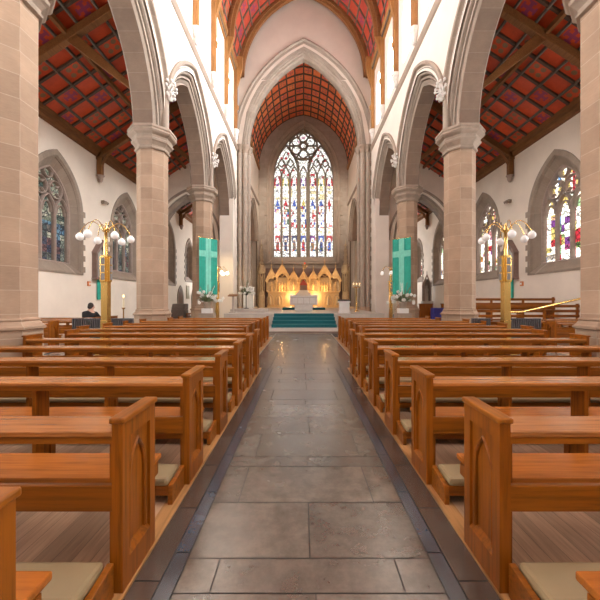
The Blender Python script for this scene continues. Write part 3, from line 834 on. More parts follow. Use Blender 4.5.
for sg in (-1, 1):
    for y in (15, 18, 21, 23.9):
        nm = {15: 'highest in view', 18: 'second from the top of the view', 21: 'third from the top of the view', 23.9: 'beside the gable'}[y]
        t = thing('wall_post', 'golden timber wall post, %s clerestory, %s' % (SIDE[sg], nm), 'wall post', (WN[sg], y, 13.1), 0, 'roof wall posts of the clerestory')
        p = MB(); p.box(-sg*.0, -sg*.24, -.15, .15, .75, 5.2); p.build('post', BEAMZ, t, bevel=.02)
        k = MB(); k.lathe([(.04, 0), (.09, .04), (.13, .16), (.11, .28), (.18, .42), (.16, .5), (.23, .64), (.23, .76)], 8, -sg*.13, 0, pi/8, smooth=False); k.build('corbel', CARVED, t)
        b = MB(); b.lathe([(.07, 2.2), (.11, 2.28), (.09, 2.36), (.12, 2.44), (.07, 2.52)], 8, -sg*.24, 0); b.build('boss', BEAMZ, t)
        br = MB(); br.prism([(-sg*.2, 3.7), (-sg*.62, 5.2), (-sg*.62, 6.0), (-sg*.2, 6.0)], lambda a, b, t_: (a, t_, b), -.12, .12); br.build('brace', BEAMZ, t)
    cb = MB(); mp = side_map(WN[sg], sg)
    sec = [(0, 18.0), (-.10, 18.05), (-.12, 18.2), (-.26, 18.28), (-.28, 18.5), (0, 18.55)]
    cb.grid([[mp(y, z, t) for t, z in sec] for y in (Y0, YE)]); struct(cb.build('trim_%d' % (9 if sg < 0 else 10), BEAMZ))
    # chancel wall plate
    cb = MB(); mp = side_map(XC + sg*CW, sg)
    cb.grid([[mp(y, z, t) for t, z in [(0, 15.3), (-.14, 15.36), (-.18, 15.6), (-.05, 15.75)]] for y in (YE + .9, CE)]); struct(cb.build('trim_%d' % (11 if sg < 0 else 12), BEAMZ))

# west wall; its glowing window is added, an unseen fill behind the viewer
mb = MB(); wm = lambda s, z, t: (XC + s, Y0 - t, z)
elev(mb, [-11.5, -4.95, 0, 4.95, 11.5], 0, 14.0, [(0, 4.0, 4.5, 11.0, 2.95)], wm, 0)
mb.face([wm(-5.2, 14, 0), wm(5.2, 14, 0), wm(5.2, 25, 0), wm(-5.2, 25, 0)])
struct(mb.build('wall_front', PLASTER))
o = outline(4.0, 4.5, 11.0, 2.95, 12); g = MB(); g.face([wm(a, b, .3) for a, b in o][::-1]); g.grid([[wm(a, b, 0) for a, b in o + o[:1]], [wm(a, b, .3) for a, b in o + o[:1]]])
struct(g.build('window_40', WEST_FILL))
mb = MB(); fw = lambda s, z, t: (s, 36.5 + t, z)
elev(mb, [-11.3, -8.5, 0, 8.8, 11.6], 0, 14, [(-8.5, .9, 3.2, 5.5, 1.5), (8.8, .9, 3.2, 5.5, 1.5)], fw, 0); struct(mb.build('wall_far', PLASTERA))
for k, c in enumerate((-8.5, 8.8)):
    o = outline(.9, 3.2, 5.5, 1.5, 8, c); g = MB(); g.face([fw(a, b, .3) for a, b in o]); g.grid([[fw(a, b, 0) for a, b in o + o[:1]], [fw(a, b, .3) for a, b in o + o[:1]]]); struct(g.build('window_%d' % (80 + k), UNSEEN_FILL))  # unseen glowing panes added to brighten the side chapels

# ------------------------------------------------------------------ floor
def tiles(name, mat, rects, z):
    """rects: (x0,x1,y0,y1,tone)"""
    mb = MB()
    for x0, x1, y0, y1, t in rects: mb.face([(x0, y0, z), (x1, y0, z), (x1, y1, z), (x0, y1, z)])
    ob = mb.build(name, mat); at = ob.data.color_attributes.new('tone', 'FLOAT_COLOR', 'CORNER')
    for p, r in zip(ob.data.polygons, rects):
        for li in p.loop_indices: at.data[li].color = (*r[4], 1)
    return struct(ob)
rnd = random.Random(3)
def tone(v=.14):
    k = 1 + rnd.uniform(-v, v); w = rnd.uniform(-.03, .03); return (k + w, k, k - w)
gp = .004
AL, AR = -.90, .995           # stone walk edges in front part
FIELD0, FIELD1 = -.665, .735
R1 = []; y = -3.0; row = 0; YW = 7.0
seq = [.53, .53, .19, .53, .54, .52, .23]
ys = [1.915]
yy = 1.915; i = 0
while yy < 14.9: yy += seq[i % 7]; ys.append(yy); i += 1
yy = 1.915; i = -1
while yy > -3: yy -= seq[i % 7]; ys.insert(0, yy); i -= 1
for a, b in zip(ys, ys[1:]):
    b = min(b, 14.8)
    if a >= 14.8: break
    if a <= 7.0 < b: YW = b
    wide = a > 7.0
    x0, x1 = (-1.18, 1.27) if wide else (FIELD0, FIELD1)
    row += 1
    nar = abs(a - 1.915) < .01 or (b - a) < .3
    j = rnd.uniform(-.03, .03)
    k0 = min(range(len(ys)), key=lambda q: abs(ys[q] - 1.915)); par = (row - 1 - k0) % 2
    cuts = [x0] + ([-.72] if wide else []) + ([.055 + j] if par == 0 else [-.45 + j, .555 + j]) + ([.86] if wide else []) + [x1]
    for p, q in zip(cuts, cuts[1:]): R1.append((p + gp, q - gp, a + gp, b - gp, tone(.17)))
FL = tiles('floor_aisle', TILE, R1, .004)
R2 = []; R3 = []
y = -3
while y < 14.8:
    e = min(y + .62, 14.8)
    for x0, x1 in ((-.757, FIELD0), (FIELD1, .828)) if y < YW else (): R2.append((x0 + gp, x1 - gp, y + gp, min(e, YW) - gp, tone(.2)))
    for x0, x1 in ((AL, -.757), (.828, AR)) if y < YW + .2 else (): R3.append((x0 + gp, x1 - gp, y + gp - .2, min(e - .2, YW) - gp, tone(.18)))
    y = e
tiles('floor_slate', SLATE, R2, .004); tiles('floor_border', BORDER, R3, .004)
R4 = []
y = 13.3
while y < 24:
    x = -11.2 + rnd.uniform(0, .5)
    while x < 11.5:
        if not (-1.2 < x + .4 < 1.3 and y < 14.8): R4.append((x + gp, x + .9 - gp, y + gp, y + .6 - gp, tone(.1)))
        x += .9
    y += .6
for sg in (-1, 1):                       # side walks
    y = -3
    while y < 13.3:
        for k in range(2):
            x = -7.1 + k*.85 if sg < 0 else 5.6 + k*.85
            R4.append((x + gp, x + .85 - gp, y + gp, y + .8 - gp, tone(.1)))
        y += .8
tiles('floor_stone', FIELD, R4, .003)
mb = MB(); mb.box(-11.6, 11.9, Y0, 37, -.2, 0); struct(mb.build('floor', GROUT))
mb = MB()
for x in (-1.215, 1.275): mb.box(x, x + .03, YW, 14.75, 0, .009)
mb.box(-1.2, 1.29, 14.72, 14.79, 0, .009)
struct(mb.build('trim_20', PALELINE))
PO = {-1: -5.45, 1: 5.55}
for sg in (-1, 1):
    e1 = AL if sg < 0 else AR; e2 = -1.22 if sg < 0 else 1.31
    mb = MB()
    mb.box(e1 + sg*.11, sg*4.75, -3, YW, 0, .012); mb.box(e2 + sg*.11, sg*4.75, YW, 13.4, 0, .012)
    struct(mb.build('floor_boards_' + SIDE[sg], PLANK))
    mb = MB(); mb.box(e1, e1 + sg*.11, -3, YW, 0, .014); mb.box(e2, e2 + sg*.11, YW, 13.4, 0, .014)
    struct(mb.build('trim_%d' % (21 if sg < 0 else 22), EDGEW))
    mb = MB(); mb.box(sg*7.3, WA[sg], 8, 17.5, 0, .012); struct(mb.build('floor_aisle_boards_' + SIDE[sg], PLANK))

# ------------------------------------------------------------------ pews
def pew(sg, xa, d0, L, sup, label, group, kneel=True, outer_full=True):
    """xa: aisle face of the end panel; d0: edge towards the viewer; L: length outward"""
    t = thing('church_pew', label, 'pew', (xa, d0, .012), 0, group)
    S = lambda x: sg*x
    Yp = lambda a, b, tt: (S(tt), a, b)
    # aisle end: frame with arched recess
    e = MB(); H = .862
    e.box(S(.030), S(.056), .0, .366, 0, H)
    for a, b in ((0, .066), (.300, .366)): e.box(S(0), S(.031), a, b, 0, H)
    e.box(S(0), S(.031), .066, .300, .775, H)
    e.prism([(0, .0), (0, .14), (.030, .175), (.030, 0)] if sg > 0 else [(0, .0), (0, .14), (-.030, .175), (-.030, 0)], lambda a, b, tt: (a, tt, b), .066, .300)
    # inner frame with pointed head
    c, a_, hs = .183, .092, .52
    for q in (-1, 1):
        y0, y1 = sorted((c + q*a_, c + q*.1175))
        e.box(S(.017), S(.031), y0, y1, .16, hs)
    ap = arc_pts(a_, .20, 0, 9)
    for (y0, z0), (y1, z1) in zip(ap, ap[1:]):
        e.prism([(c + y0, hs + z0), (c + y1, hs + z1), (c + y1, .765), (c + y0, .765)], Yp, .017, .031)
    for q in (-1, 1):
        y0, y1 = sorted((c + q*a_, c + q*.1175)); e.box(S(.017), S(.031), y0, y1, hs, .765)
    # moulded edge around the arch
    pth = [(c - a_, .17)] + [(c + y, hs + z) for y, z in ap] + [(c + a_, .17)]
    e.bar(pth, .018, Yp, .008, .030)
    e.build('end_panel', WZ, t)
    cp = MB(); cp.box(S(-.012), S(.068), -.010, .378, H, .893); cp.build('cap_rail', WY, t, bevel=.008)
    oe = MB(); oe.box(S(L - .05), S(L), 0, .366, 0, H); oe.box(S(L - .062), S(L + .012), -.01, .376, H, .89)
    oe.build('end_panel', WZ, t, bevel=.005)
    l = MB(); l.box(S(.056), S(L - .05), 0, .234, .792, .822); l.build('ledge', LEDGE, t, bevel=.006)
    ap_ = MB(); ap_.box(S(.056), S(L - .05), .012, .040, .755, .793); ap_.build('apron', WX, t)
    r = MB(); r.box(S(.056), S(L - .05), .010, .042, .408, .542); r.build('back_rail', WX, t, bevel=.005)
    s = MB(); s.box(S(.058), S(L - .05), .275, .60, .404, .440); s.build('seat', SEATW, t, bevel=.008)
    for x in sup:
        u = MB(); u.box(S(x - .018), S(x + .018), .042, .185, .0, .792); u.box(S(x - .018), S(x + .018), .185, .52, .33, .404); u.box(S(x - .018), S(x + .018), .20, .26, .0, .34)
        u.build('support', WZ, t, bevel=.004)
    for x in (.056, L - .085):
        u = MB(); u.box(S(x), S(x + .035), .042, .12, 0, .792); u.box(S(x), S(x + .035), .12, .54, .33, .404); u.build('bracket', WZ, t)
    if kneel:
        k = MB()
        k.box(S(.065), S(L - .07), -.245, -.03, .055, .125)
        for x in (.035, L - .10):
            k.prism([(-.265, 0), (-.265, .075), (-.245, .135), (-.015, .17), (-.015, 0)], Yp, x, x + .035)
        for x in sup: k.box(S(x - .02), S(x + .02), -.21, -.05, 0, .06)
        K = k.build('kneeler', WX, t, bevel=.004)
        cu = MB(); cu.box(S(.075), S(L - .105), -.255, -.02, .125, .188); C_ = cu.build('cushion', CUSH, K, bevel=.022)
    return t
front = [1.674 + .99*(k - 1) for k in range(0, 7)]     # near edges of the first block
back = [7.635 + .975*k for k in range(6)]
def outerx(d, sg):
    if 4.9 < d < 6.9: v = 4.78
    elif 10.9 < d: v = 4.72
    elif d > 7: v = 5.22
    else: v = 5.30
    return v + (.12 if sg > 0 else 0)
hint = {0: 'cut off at the bottom corner of the view', 1: 'its arched end panel the largest', 2: '', 3: '', 4: ''}
for sg in (-1, 1):
    for k, d in enumerate(front):
        xa = -.912 if sg < 0 else 1.0
        L = outerx(d, sg) - abs(xa)
        sup = [1.29, 2.17, 3.05] if sg < 0 else [1.33, 2.21, 3.09]
        lab = '%s oak pew %s of the aisle, counted away from the viewer%s' % (ORD[k].capitalize(), SIDE[sg], ', mostly out of view' if k == 0 else '')
        pew(sg, xa, d, L, sup, lab, 'oak pews of the front block')
    for k, d in enumerate(back):
        xa = -1.305 if sg < 0 else 1.385
        L = outerx(d, sg) - abs(xa)
        j = 5 - k
        lab = '%s oak pew from the altar steps, %s of the aisle, set back from the walk' % (ORD[j].capitalize(), SIDE[sg])
        pew(sg, xa, d, L, [.9, 1.78, 2.66], lab, 'oak pews of the block by the steps')
    for k, d in enumerate((9.6, 10.65, 11.7, 12.75) if sg < 0 else (9.6, 10.65, 11.7)):
        xa = sg*7.35; L = abs(WA[sg]) - 7.35 - .1
        pew(sg, xa, d, L, [1.8], '%s oak pew in the %s side aisle, counted away from the viewer' % (ORD[k].capitalize(), SIDE[sg]), 'oak pews in the side aisles', kneel=False)

# ------------------------------------------------------------------ lamp standards
def lamp(x, y, label, gm_, z0=0, phase=0, scale=1):
    t = thing('lamp_standard', label, 'lamp', (x, y, z0), 0, 'brass lamp standards along the arcades')
    b = MB(); b.box(-.2, .2, -.2, .2, 0, .08); b.box(-.15, .15, -.15, .15, .08, .16); b.build('base', BRASS, t, bevel=.01)
    p = MB(); p.box(-.09, .09, -.09, .09, .15, 2.10); p.box(-.098, .098, -.098, .098, .15, .95); p.build('pillar', BRASS, t, bevel=.008)
    q = MB(); q.box(-.14, .14, -.055, .055, 2.02, 2.72); q.box(-.055, .055, -.14, .14, 2.02, 2.72); q.box(-.095, .095, -.095, .095, 2.0, 2.76); q.build('lantern_box', BRASS, t, bevel=.006)
    for k in range(4):
        s = MB()
        for j in range(3): s.box(-.046, .046, -.155, -.138, 2.07 + j*.215, 2.25 + j*.215)
        s.build('speaker_grille', GREYM, t, rotz=k*pi/2)
    m = MB(); m.lathe([(.055, 2.75), (.055, 3.05), (.045, 3.08), (.045, 3.42), (.07, 3.44), (.07, 3.50), (.03, 3.56), (.015, 3.66)], 12); m.build('pole', BRASS, t)
    for k in range(6):
        a = phase + k*pi/3; R = .62; pts = []
        for i in range(11):
            f = i/10; u = f
            pts.append(((.06 + (R - .06)*u)*cos(a), (.06 + (R - .06)*u)*sin(a), 3.40 + .30*sin(pi*min(1, u*1.02)) ** .8 - .06*u))
        pts.append((R*cos(a), R*sin(a), 3.30))
        am = MB(); am.tube(pts, .011, 6); A = am.build('arm', BRASS, t)
        g = MB(); g.ball((R*cos(a), R*sin(a), 3.235), .102, 16, 10); g.lathe([(.05, 3.30), (.05, 3.34), (.02, 3.35)], 8, R*cos(a), R*sin(a)); g.build('globe', gm_, A)
lamp(-5.48, 9.2, 'tall brass lamp with six white globes between the first two left columns', GLOBE, 0, .35)
lamp(5.66, 9.2, 'tall brass lamp with six white globes between the first two right columns', GLOBE, 0, .2)
lamp(-5.42, 21, 'brass lamp with glowing warm globes half hidden by the left banner', GLOBE_ON, 0, .15)
lamp(5.62, 21, 'brass lamp with globes half hidden by the right banner', GLOBE_DIM, 0, .3)

# ------------------------------------------------------------------ banners
for sg in (-1, 1):
    ang = sg*-pi/4 * 1.0
    cx_, cy_ = CX[sg] - sg*.42, 18 - .42
    t = thing('altar_banner', 'teal cloth banner with a pale cross hanging on the third %s column' % SIDE[sg], 'banner', (cx_, cy_, 1.82), (pi/4 if sg < 0 else -pi/4), 'teal cross banners on the columns')
    c = MB(); w_, h_ = 1.06, 2.98; cols = 24; fx = []
    for j in range(2):
        pass
    def off(u): return .012*sin(u*9) - .006*cos(u*23)
    rows = [[(u*w_ - w_/2, off(u*2) - .03 + s_, z) for u in [i/cols for i in range(cols+1)]] for z in (0, h_) for s_ in (0,)]
    c.grid(rows); rows2 = [[(p[0], p[1] + .012, p[2]) for p in r] for r in rows]; c.grid(rows2)
    c.grid([rows[0], rows2[0]]); c.grid([rows[1], rows2[1]]); c.build('cloth', TEAL, t)
    x = MB()
    def strip(x0, x1, z0, z1, d=.008):
        us = [x0 + (x1-x0)*i/12 for i in range(13)]
        x.grid([[(u, off((u + w_/2)/w_*2) - .03 - d, z) for u in us] for z in (z0, z1)])
        x.grid([[(u, off((u + w_/2)/w_*2) - .03, z) for u in us] for z in (z0, z1)])
    strip(-.15, .15, 0, h_)
    strip(-w_/2, w_/2, 2.00, 2.32, .012)
    for k in range(10):
        a = 2*pi*k/10
        strip(-.13 + .16*cos(a), .13 + .16*cos(a), 2.10 + .13*sin(a), 2.20 + .14*sin(a), .02 + .002*k)
    x.build('cross', TEAL_L, t)
    r = MB(); r.tube([(-w_/2 - .04, .02, h_ + .02), (w_/2 + .04, .02, h_ + .02)], .015, 8); r.build('hanging_rod', BRASS, t)

# ------------------------------------------------------------------ sanctuary platform and steps
PZ = .78
mb = MB(); mb.box(-1.72 - 2.6, 4.5, 18.1, CE, 0, PZ)
plat = tag(mb.build('sanctuary_platform', PALE, bevel=.01), 'pale stone sanctuary platform raised behind the pews', 'platform')
t = thing('altar_steps', 'broad dark teal carpeted steps rising from the aisle to the altar', 'steps', (XC - .02, 14.8, 0))
b = MB(); b.box(-4.6, 4.6, 0, 3.3, 0, .135); b.build('stone_step', [PALE], t, bevel=.006)
b = MB(); b.box(-4.6, 4.6, -.004, 0.001, .004, .10); b.build('step_riser', RISER, t)
for k in range(4):
    z = .135 + .161*(k + 1)
    b = MB(); b.box(-1.65, 1.65, 1.8 + .5*k, 3.32 if k < 3 else 6.2, .13, z) if k < 3 else b.box(-1.65, 1.65, 3.28, 3.62, .5, z + .004)
    b.build('carpeted_step', CARPET, t, bevel=.025)
# low dais under the altar with pale top and teal edge
t = thing('altar_dais', 'low pale dais with a teal carpet edge behind the altar', 'platform', (XC, 25.4, PZ))
b = MB(); b.box(-1.65, 1.65, 0, 3.6, 0, .16); b.build('carpet_edge', CARPET, t, bevel=.01)
b = MB(); b.box(-1.55, 1.55, .12, 3.5, .16, .175); b.build('paving', PALE, t)
t = thing('platform_step', 'grey stone step at the left of the sanctuary, under the flowers', 'step', (-3.45, 19.6, PZ))
b = MB(); b.box(-.85, 1.2, 0, 2.4, 0, .20); b.build('slab', PALE, t, bevel=.01)

AZ = PZ
t = thing('altar', 'white marble altar block standing at the top of the teal steps', 'altar', (XC - .02, 23.1, AZ))
b = MB(); b.box(-.62, .62, -.30, .45, 0, .42); b.build('plinth', MARBLE, t, bevel=.01)
b = MB(); b.box(-.95, .95, -.45, .6, .42, 1.04); b.box(-.98, .98, -.48, .63, 1.0, 1.1); b.build('mensa', MARBLE, t, bevel=.01)
b = MB(); b.box(-.92, .92, -.462, -.452, .46, .50); b.box(-.92, .92, -.462, -.452, .90, .94)
for k in range(5): b.box(-.80 + k*.4 - .012, -.80 + k*.4 + .012, -.462, -.452, .50, .90)
b.build('carved_bands', PALE, t)

# reredos -----------------------------------------------------------
RY = 33.6
t = thing('reredos', 'gilded carved reredos of pointed gables glowing behind the altar', 'reredos', (XC, RY, PZ))
b = MB(); b.box(-3.6, 3.6, .0, .9, 0, 1.55); b.box(-3.7, 3.7, -.12, .9, 1.55, 1.66); b.box(-3.7, 3.7, -.10, .9, 0, .25); b.build('altar_shelf', GOLD, t, bevel=.01)
b = MB(); b.box(-3.7, 3.7, .45, .95, 1.6, 3.1)
b.build('back_panel', GOLDD, t)
bays = [(-3.27, .58, 4.0), (-2.18, .86, 4.42), (-1.02, .60, 3.72), (0.0, .54, 3.66), (1.00, .60, 3.72), (2.16, .86, 4.36), (3.27, .58, 3.95)]
for i, (x, hw_, zp) in enumerate(bays):
    g = MB(); zb = 2.95 if hw_ > .7 else 2.75
    yq = lambda a, b_, tt: (x + a, tt, b_)
    # gable with arched opening below
    pts = arc_pts(hw_*.62, hw_*.85, 0, 8)
    za = zb - .22
    for (a0, z0), (a1, z1) in zip(pts, pts[1:]):
        top0 = zp - (zp - zb)*abs(a0)/(hw_); top1 = zp - (zp - zb)*abs(a1)/(hw_)
        g.prism([(a0, za + z0), (a1, za + z1), (a1, top1), (a0, top0)], yq, .02, .40)
    for q in (-1, 1):
        e0 = q*hw_*.62; e1 = q*hw_
        P = [(e0, za), (e1, zb - .12), (e1, zb), (e0, zp - (zp - zb)*.62)]
        g.prism(P, yq, .02, .40)
        # raking moulding with crockets
        g.tube([(x + e1*1.08, .02, zb - .06), (x, .02, zp + .04)], .042, 6)
        for k in range(5):
            f = (k + .5)/5; g.ball((x + e1*(1 - f)*1.05, -.0, zb + (zp - zb)*f + .05), .045, 6, 4)
    g.tube([(x, .1, zp), (x, .1, zp + .35), (x, .1, zp + .72)], [.05, .03, .012], 6); g.ball((x, .1, zp + .32), .09, 6, 5)
    g.bar(cpath(0, zb + (zp - zb)*.33, (zp - zb)*.17, 12), .04, yq, -.02, .06, True)
    G = g.build('gable', GOLD, t)
    cshaft = MB()
    for q in (-1, 1):
        cshaft.lathe([(.07, 1.66), (.07, 1.74), (.04, 1.78), (.04, 2.44), (.075, 2.5), (.075, 2.56)], 8, x + q*hw_*.80, .08)
    cshaft.build('colonnettes', GOLD, t)
    f = MB(); rr = random.Random(i)
    nf = 3 if hw_ > .7 else 1
    for k in range(nf):
        fx_ = x + (k - (nf-1)/2)*.30; hgt = .92 - (.1 if nf > 1 and k != 1 else 0)
        f.lathe([(.12, 1.66), (.13, 1.75), (.095, 1.66 + hgt*.5), (.12, 1.66 + hgt*.78), (.05, 1.66 + hgt*.86), (.075, 1.66 + hgt*.93), (.06, 1.66 + hgt*1.02), (.01, 1.66 + hgt*1.06)], 10, fx_, .28)
        f.tube([(fx_ - .11, .26, 1.66 + hgt*.74), (fx_ - .12, .16, 1.66 + hgt*.58), (fx_ - .02, .12, 1.66 + hgt*.66)], .032, 6)
        f.tube([(fx_ + .11, .26, 1.66 + hgt*.74), (fx_ + .12, .16, 1.66 + hgt*.58), (fx_ + .02, .12, 1.66 + hgt*.68)], .032, 6)
    f.build('carved_figure', GOLD, t)
for k, x in enumerate((-2.75, -1.62, 1.6, 2.72)):
    p = MB(); p.lathe([(.045, 1.66), (.045, 2.9), (.08, 2.95), (.03, 3.05), (.005, 3.5)], 6, x, -.02); p.build('pinnacle', GOLD, t)
for sg in (-1, 1):
    f = MB()
    for q in (-.45, .45):
        f.bar([(sg*2.95 + q - .3, .3)] + [(sg*2.95 + q + a, .85 + z) for a, z in arc_pts(.3, .45, 0, 6)] + [(sg*2.95 + q + .3, .3)], .07, lambda a, b_, tt: (a, tt, b_), -.05, .02)
        f.lathe([(.14, .26), (.12, .8), (.07, .9), (.09, 1.0), (.03, 1.1)], 8, sg*2.95 + q, -.04)
    f.build('blind_arcade', GOLDD, t)
for k, x in enumerate((-1.9, -.95, .95, 1.9)):
    f = MB(); f.box(x - .02, x + .02, -.03, 0, .3, 1.5); f.build('panel_strip', GOLDD, t)
tb = thing('tabernacle', 'small gabled tabernacle with red lining in the middle of the reredos', 'tabernacle', (XC, RY - .62, PZ))
b = MB(); b.box(-.72, .72, -.1, .48, 0, 1.50); b.box(-.5, .5, 0, .45, 1.50, 1.75); b.build('pedestal', MARBLE, tb, bevel=.01)
b = MB(); b.box(-.34, .34, .02, .42, 1.75, 2.25); b.build('cabinet', PINKST, tb, bevel=.01)
b = MB(); b.prism([(-.42, 2.25), (.42, 2.25), (0, 2.85)], XYZ, 0, .44); b.build('gable_roof', REDP, tb)
b = MB(); b.lathe([(.05, 2.85), (.02, 2.95), (.06, 3.0), (.005, 3.1)], 8, 0, .2); b.build('finial', GOLD, tb)
for sg in (-1, 1):
    p = thing('pinnacle_tower', 'tall crocketed stone pinnacle with niche at the %s end of the reredos' % SIDE[sg], 'pinnacle', (XC + sg*4.32, RY + .35, PZ), 0, 'pinnacles flanking the reredos'); p.scale = (.8, .8, 1)
    b = MB(); b.lathe([(.46, 0), (.46, 1.2), (.40, 1.3), (.40, 1.6), (.44, 1.68)], 8, rot=pi/8, smooth=False); b.build('pedestal', GOLDD, p)
    b = MB()
    for k in range(8):
        a = pi/8 + k*pi/4; b.lathe([(.045, 1.68), (.045, 3.5)], 6, .38*cos(a), .38*sin(a))
    b.lathe([(.44, 3.5), (.44, 3.7), (.34, 3.8), (.34, 4.4), (.40, 4.46), (.22, 4.7), (.18, 5.4), (.10, 6.2), (.02, 7.0)], 8, rot=pi/8, smooth=False)
    for k in range(8):
        a = pi/8 + k*pi/4
        for j in range(6): b.ball(((.40 - .05*j)*cos(a), (.40 - .05*j)*sin(a), 3.9 + .5*j), .06, 6, 4)
    for k in range(4):
        a = k*pi/2 - pi/2
        b.prism([(-.24, 3.6), (.24, 3.6), (0, 4.3)], lambda q, z, tt: (q*cos(a+pi/2) + tt*cos(a), q*sin(a+pi/2) + tt*sin(a), z), .38, .50)
    b.build('canopy', GOLDD, p)
    b = MB(); b.lathe([(.17, 1.68), (.18, 1.9), (.13, 2.4), (.17, 2.75), (.07, 2.88), (.10, 3.0), (.09, 3.12), (.01, 3.2)], 10); b.build('statue', GOLDD, p)
# wall lining behind the reredos
mb = MB(); mb.box(XC - 4.7, XC + 4.7, CE - .12, CE - .02, PZ, 4.9); struct(mb.build('trim_30', PINKST))

sl_ = thing('sanctuary_lamp', 'small gilt sanctuary lamp hanging on a thin chain under the east window', 'hanging lamp', (XC + .12, 31, 4.55))
b = MB(); b.lathe([(.02, -.1), (.08, -.05), (.22, .12), (.26, .2), (.24, .26), (.1, .3), (.06, .42)], 12); b.build('bowl', GOLD, sl_)
b = MB(); b.lathe([(.06, .3), (.08, .42), (.06, .52)], 8); b.build('glass', REDG, sl_)
b = MB()
for k in range(3):
    a = k*2*pi/3; b.tube([(.24*cos(a), .24*sin(a), .24), (0, 0, 1.0)], .008, 5)
b.tube([(0, 0, 1.0), (0, 0, 16.0)], .01, 5); b.build('chain', BRASS, sl_)

# ------------------------------------------------------------------ sanctuary furniture
def flowers(x, y, z, label, seed, sp=.42, h=.95, pot=MARBLE, stand=False):
    t = thing('flower_arrangement', label, 'flowers', (x, y, z), 0, 'white flower arrangements')
    r = random.Random(seed); H = 0
    if stand:
        H = .95; b = MB(); b.lathe([(.18, 0), (.17, .03), (.03, .06), (.025, .85), (.12, .9), (.14, .98)], 10); b.build('iron_stand', IRON, t)
    else:
        H = .30; b = MB(); b.lathe([(.16, 0), (.18, .04), (.14, .08), (.20, .24), (.22, .32), (.18, .33)], 14); b.build('urn', pot, t)
    f = MB()
    for k in range(70):
        a = r.uniform(0, 2*pi); e = r.uniform(.15, 1.35); L = r.uniform(.25, .5)*h*(1.25 if e > 1.1 else 1)
        p = Vector((cos(a)*cos(e)*sp/.42, sin(a)*cos(e)*.8, sin(e)))*L
        base = Vector((0, 0, H)); tip = base + p; sd = Vector((-sin(a), cos(a), .3)).normalized()*.028
        mid = base + p*.62 + Vector((0, 0, .03))
        f.face([base + p*.1, mid + sd, tip, mid - sd]); f.face([base + p*.1, mid - sd, tip + Vector((0,0,-.01)), mid + sd + Vector((0,0,-.008))])
    F_ = f.build('foliage', LEAF, t); F_['kind'] = 'stuff'
    for k in range(26):
        a = r.uniform(0, 2*pi); e = r.uniform(-.1, 1.4); L = r.uniform(.28, .52)*h
        c = (cos(a)*cos(e)*L*sp/.42, sin(a)*cos(e)*L - .05, H + sin(e)*L)
        b = MB()
        for j in range(5):
            q = j*2*pi/5; b.ball((c[0] + .045*cos(q), c[1] - .02, c[2] + .045*sin(q)), (.042, .025, .042), 6, 4)
        b.build('bloom', PETAL, t)
    for k in range(5):
        a = r.uniform(-.9, .9); tip = (sin(a)*.4*sp/.42, r.uniform(-.1, .1), H + h*r.uniform(.72, .95)*cos(a*.6))
        b = MB(); b.tube([(0, 0, H), tip], .008, 5)
        for j in range(5): f_ = .55 + .09*j; b.ball((tip[0]*f_, tip[1]*f_, H + (tip[2]-H)*f_), .024, 6, 4)
        b.build('flower_spike', PETAL if k % 2 else LEAF, t)
for sg in (-1, 1):
    x, y = CX[sg] - sg*.62, 16.75
    p = thing('flower_pedestal', 'pale stone pedestal under flowers at the foot of the %s bannered column' % SIDE[sg], 'pedestal', (x, y, 0), 0, 'pedestals at the bannered columns')
    b = MB(); b.box(-.36, .36, -.3, .3, 0, .86); b.build('block', TRIM, p, bevel=.01)
    b = MB(); b.box(-.24, .24, -.22, .22, .86, 1.10); b.build('cap', MARBLE, p, bevel=.01)
    flowers(x, y, 1.10, 'white lilies and greenery in an urn below the %s teal banner' % SIDE[sg], 11 + sg, .62, 1.15, TRIM)
flowers(-3.62, 21.2, PZ + .2, 'white flowers on a thin iron stand before the left pier', 31, .5, 1.0, MARBLE, True)
t = thing('white_plinth', 'white cloth covered plinth behind the iron flower stand', 'plinth', (-3.65, 22.4, PZ))
b = MB(); b.box(-.34, .34, -.2, .2, 0, 1.55); b.build('body', MARBLE, t, bevel=.02)
b = MB(); b.box(-.38, .38, -.23, .23, 1.55, 1.62); b.build('top', PETAL, t, bevel=.02)
t = thing('wooden_lectern', 'small pale wooden lectern at the left edge of the sanctuary', 'lectern', (-4.0, 19.0, PZ))
b = MB(); b.box(-.05, .05, -.05, .05, .06, .95); b.build('post', PALE, t); b = MB(); b.box(-.2, .2, -.2, .2, 0, .06); b.build('base', PALE, t, bevel=.01)
b = MB(); b.prism([(-.2, .95), (.22, 1.05), (.22, 1.10), (-.2, 1.0)], lambda a, b_, tt: (tt, a, b_), -.26, .26); b.build('reading_board', WX, t)
t = thing('ambo', 'white marble ambo with a dark book rest right of the steps', 'ambo', (2.36, 18.7, PZ))
b = MB(); b.box(-.32, .32, -.25, .25, 0, .12); b.box(-.28, .28, -.2, .2, .12, .60); b.box(-.34, .34, -.28, .28, .60, .68); b.build('body', MARBLE, t, bevel=.01)
b = MB(); b.prism([(-.28, .68), (.28, .68), (.28, .78), (-.28, .72)], lambda a, b_, tt: (tt, a, b_), -.32, .32); b.build('book_rest', DARK, t)
t = thing('candle_stand', 'tall brass candle stand with small pink lights right of the altar', 'candle stand', (3.6, 22.0, PZ))
b = MB(); b.lathe([(.2, 0), (.2, .04), (.05, .08), (.035, .3), (.05, .5), (.03, .6), (.03, 1.55), (.07, 1.6)], 12); b.build('stem', BRASS, t)
b = MB(); b.box(-.24, .24, -.03, .03, 1.58, 1.64); b.build('crossbar', BRASS, t)
for x in (-.2, 0, .2):
    b = MB(); b.lathe([(.05, 1.64), (.065, 1.72), (.06, 1.80)], 8, x, 0); c_ = b.build('candle_glass', WAX, t)
    b = MB(); b.ball((x, 0, 1.84), (.025, .025, .045), 8, 6); b.build('flame', FLAME, c_)
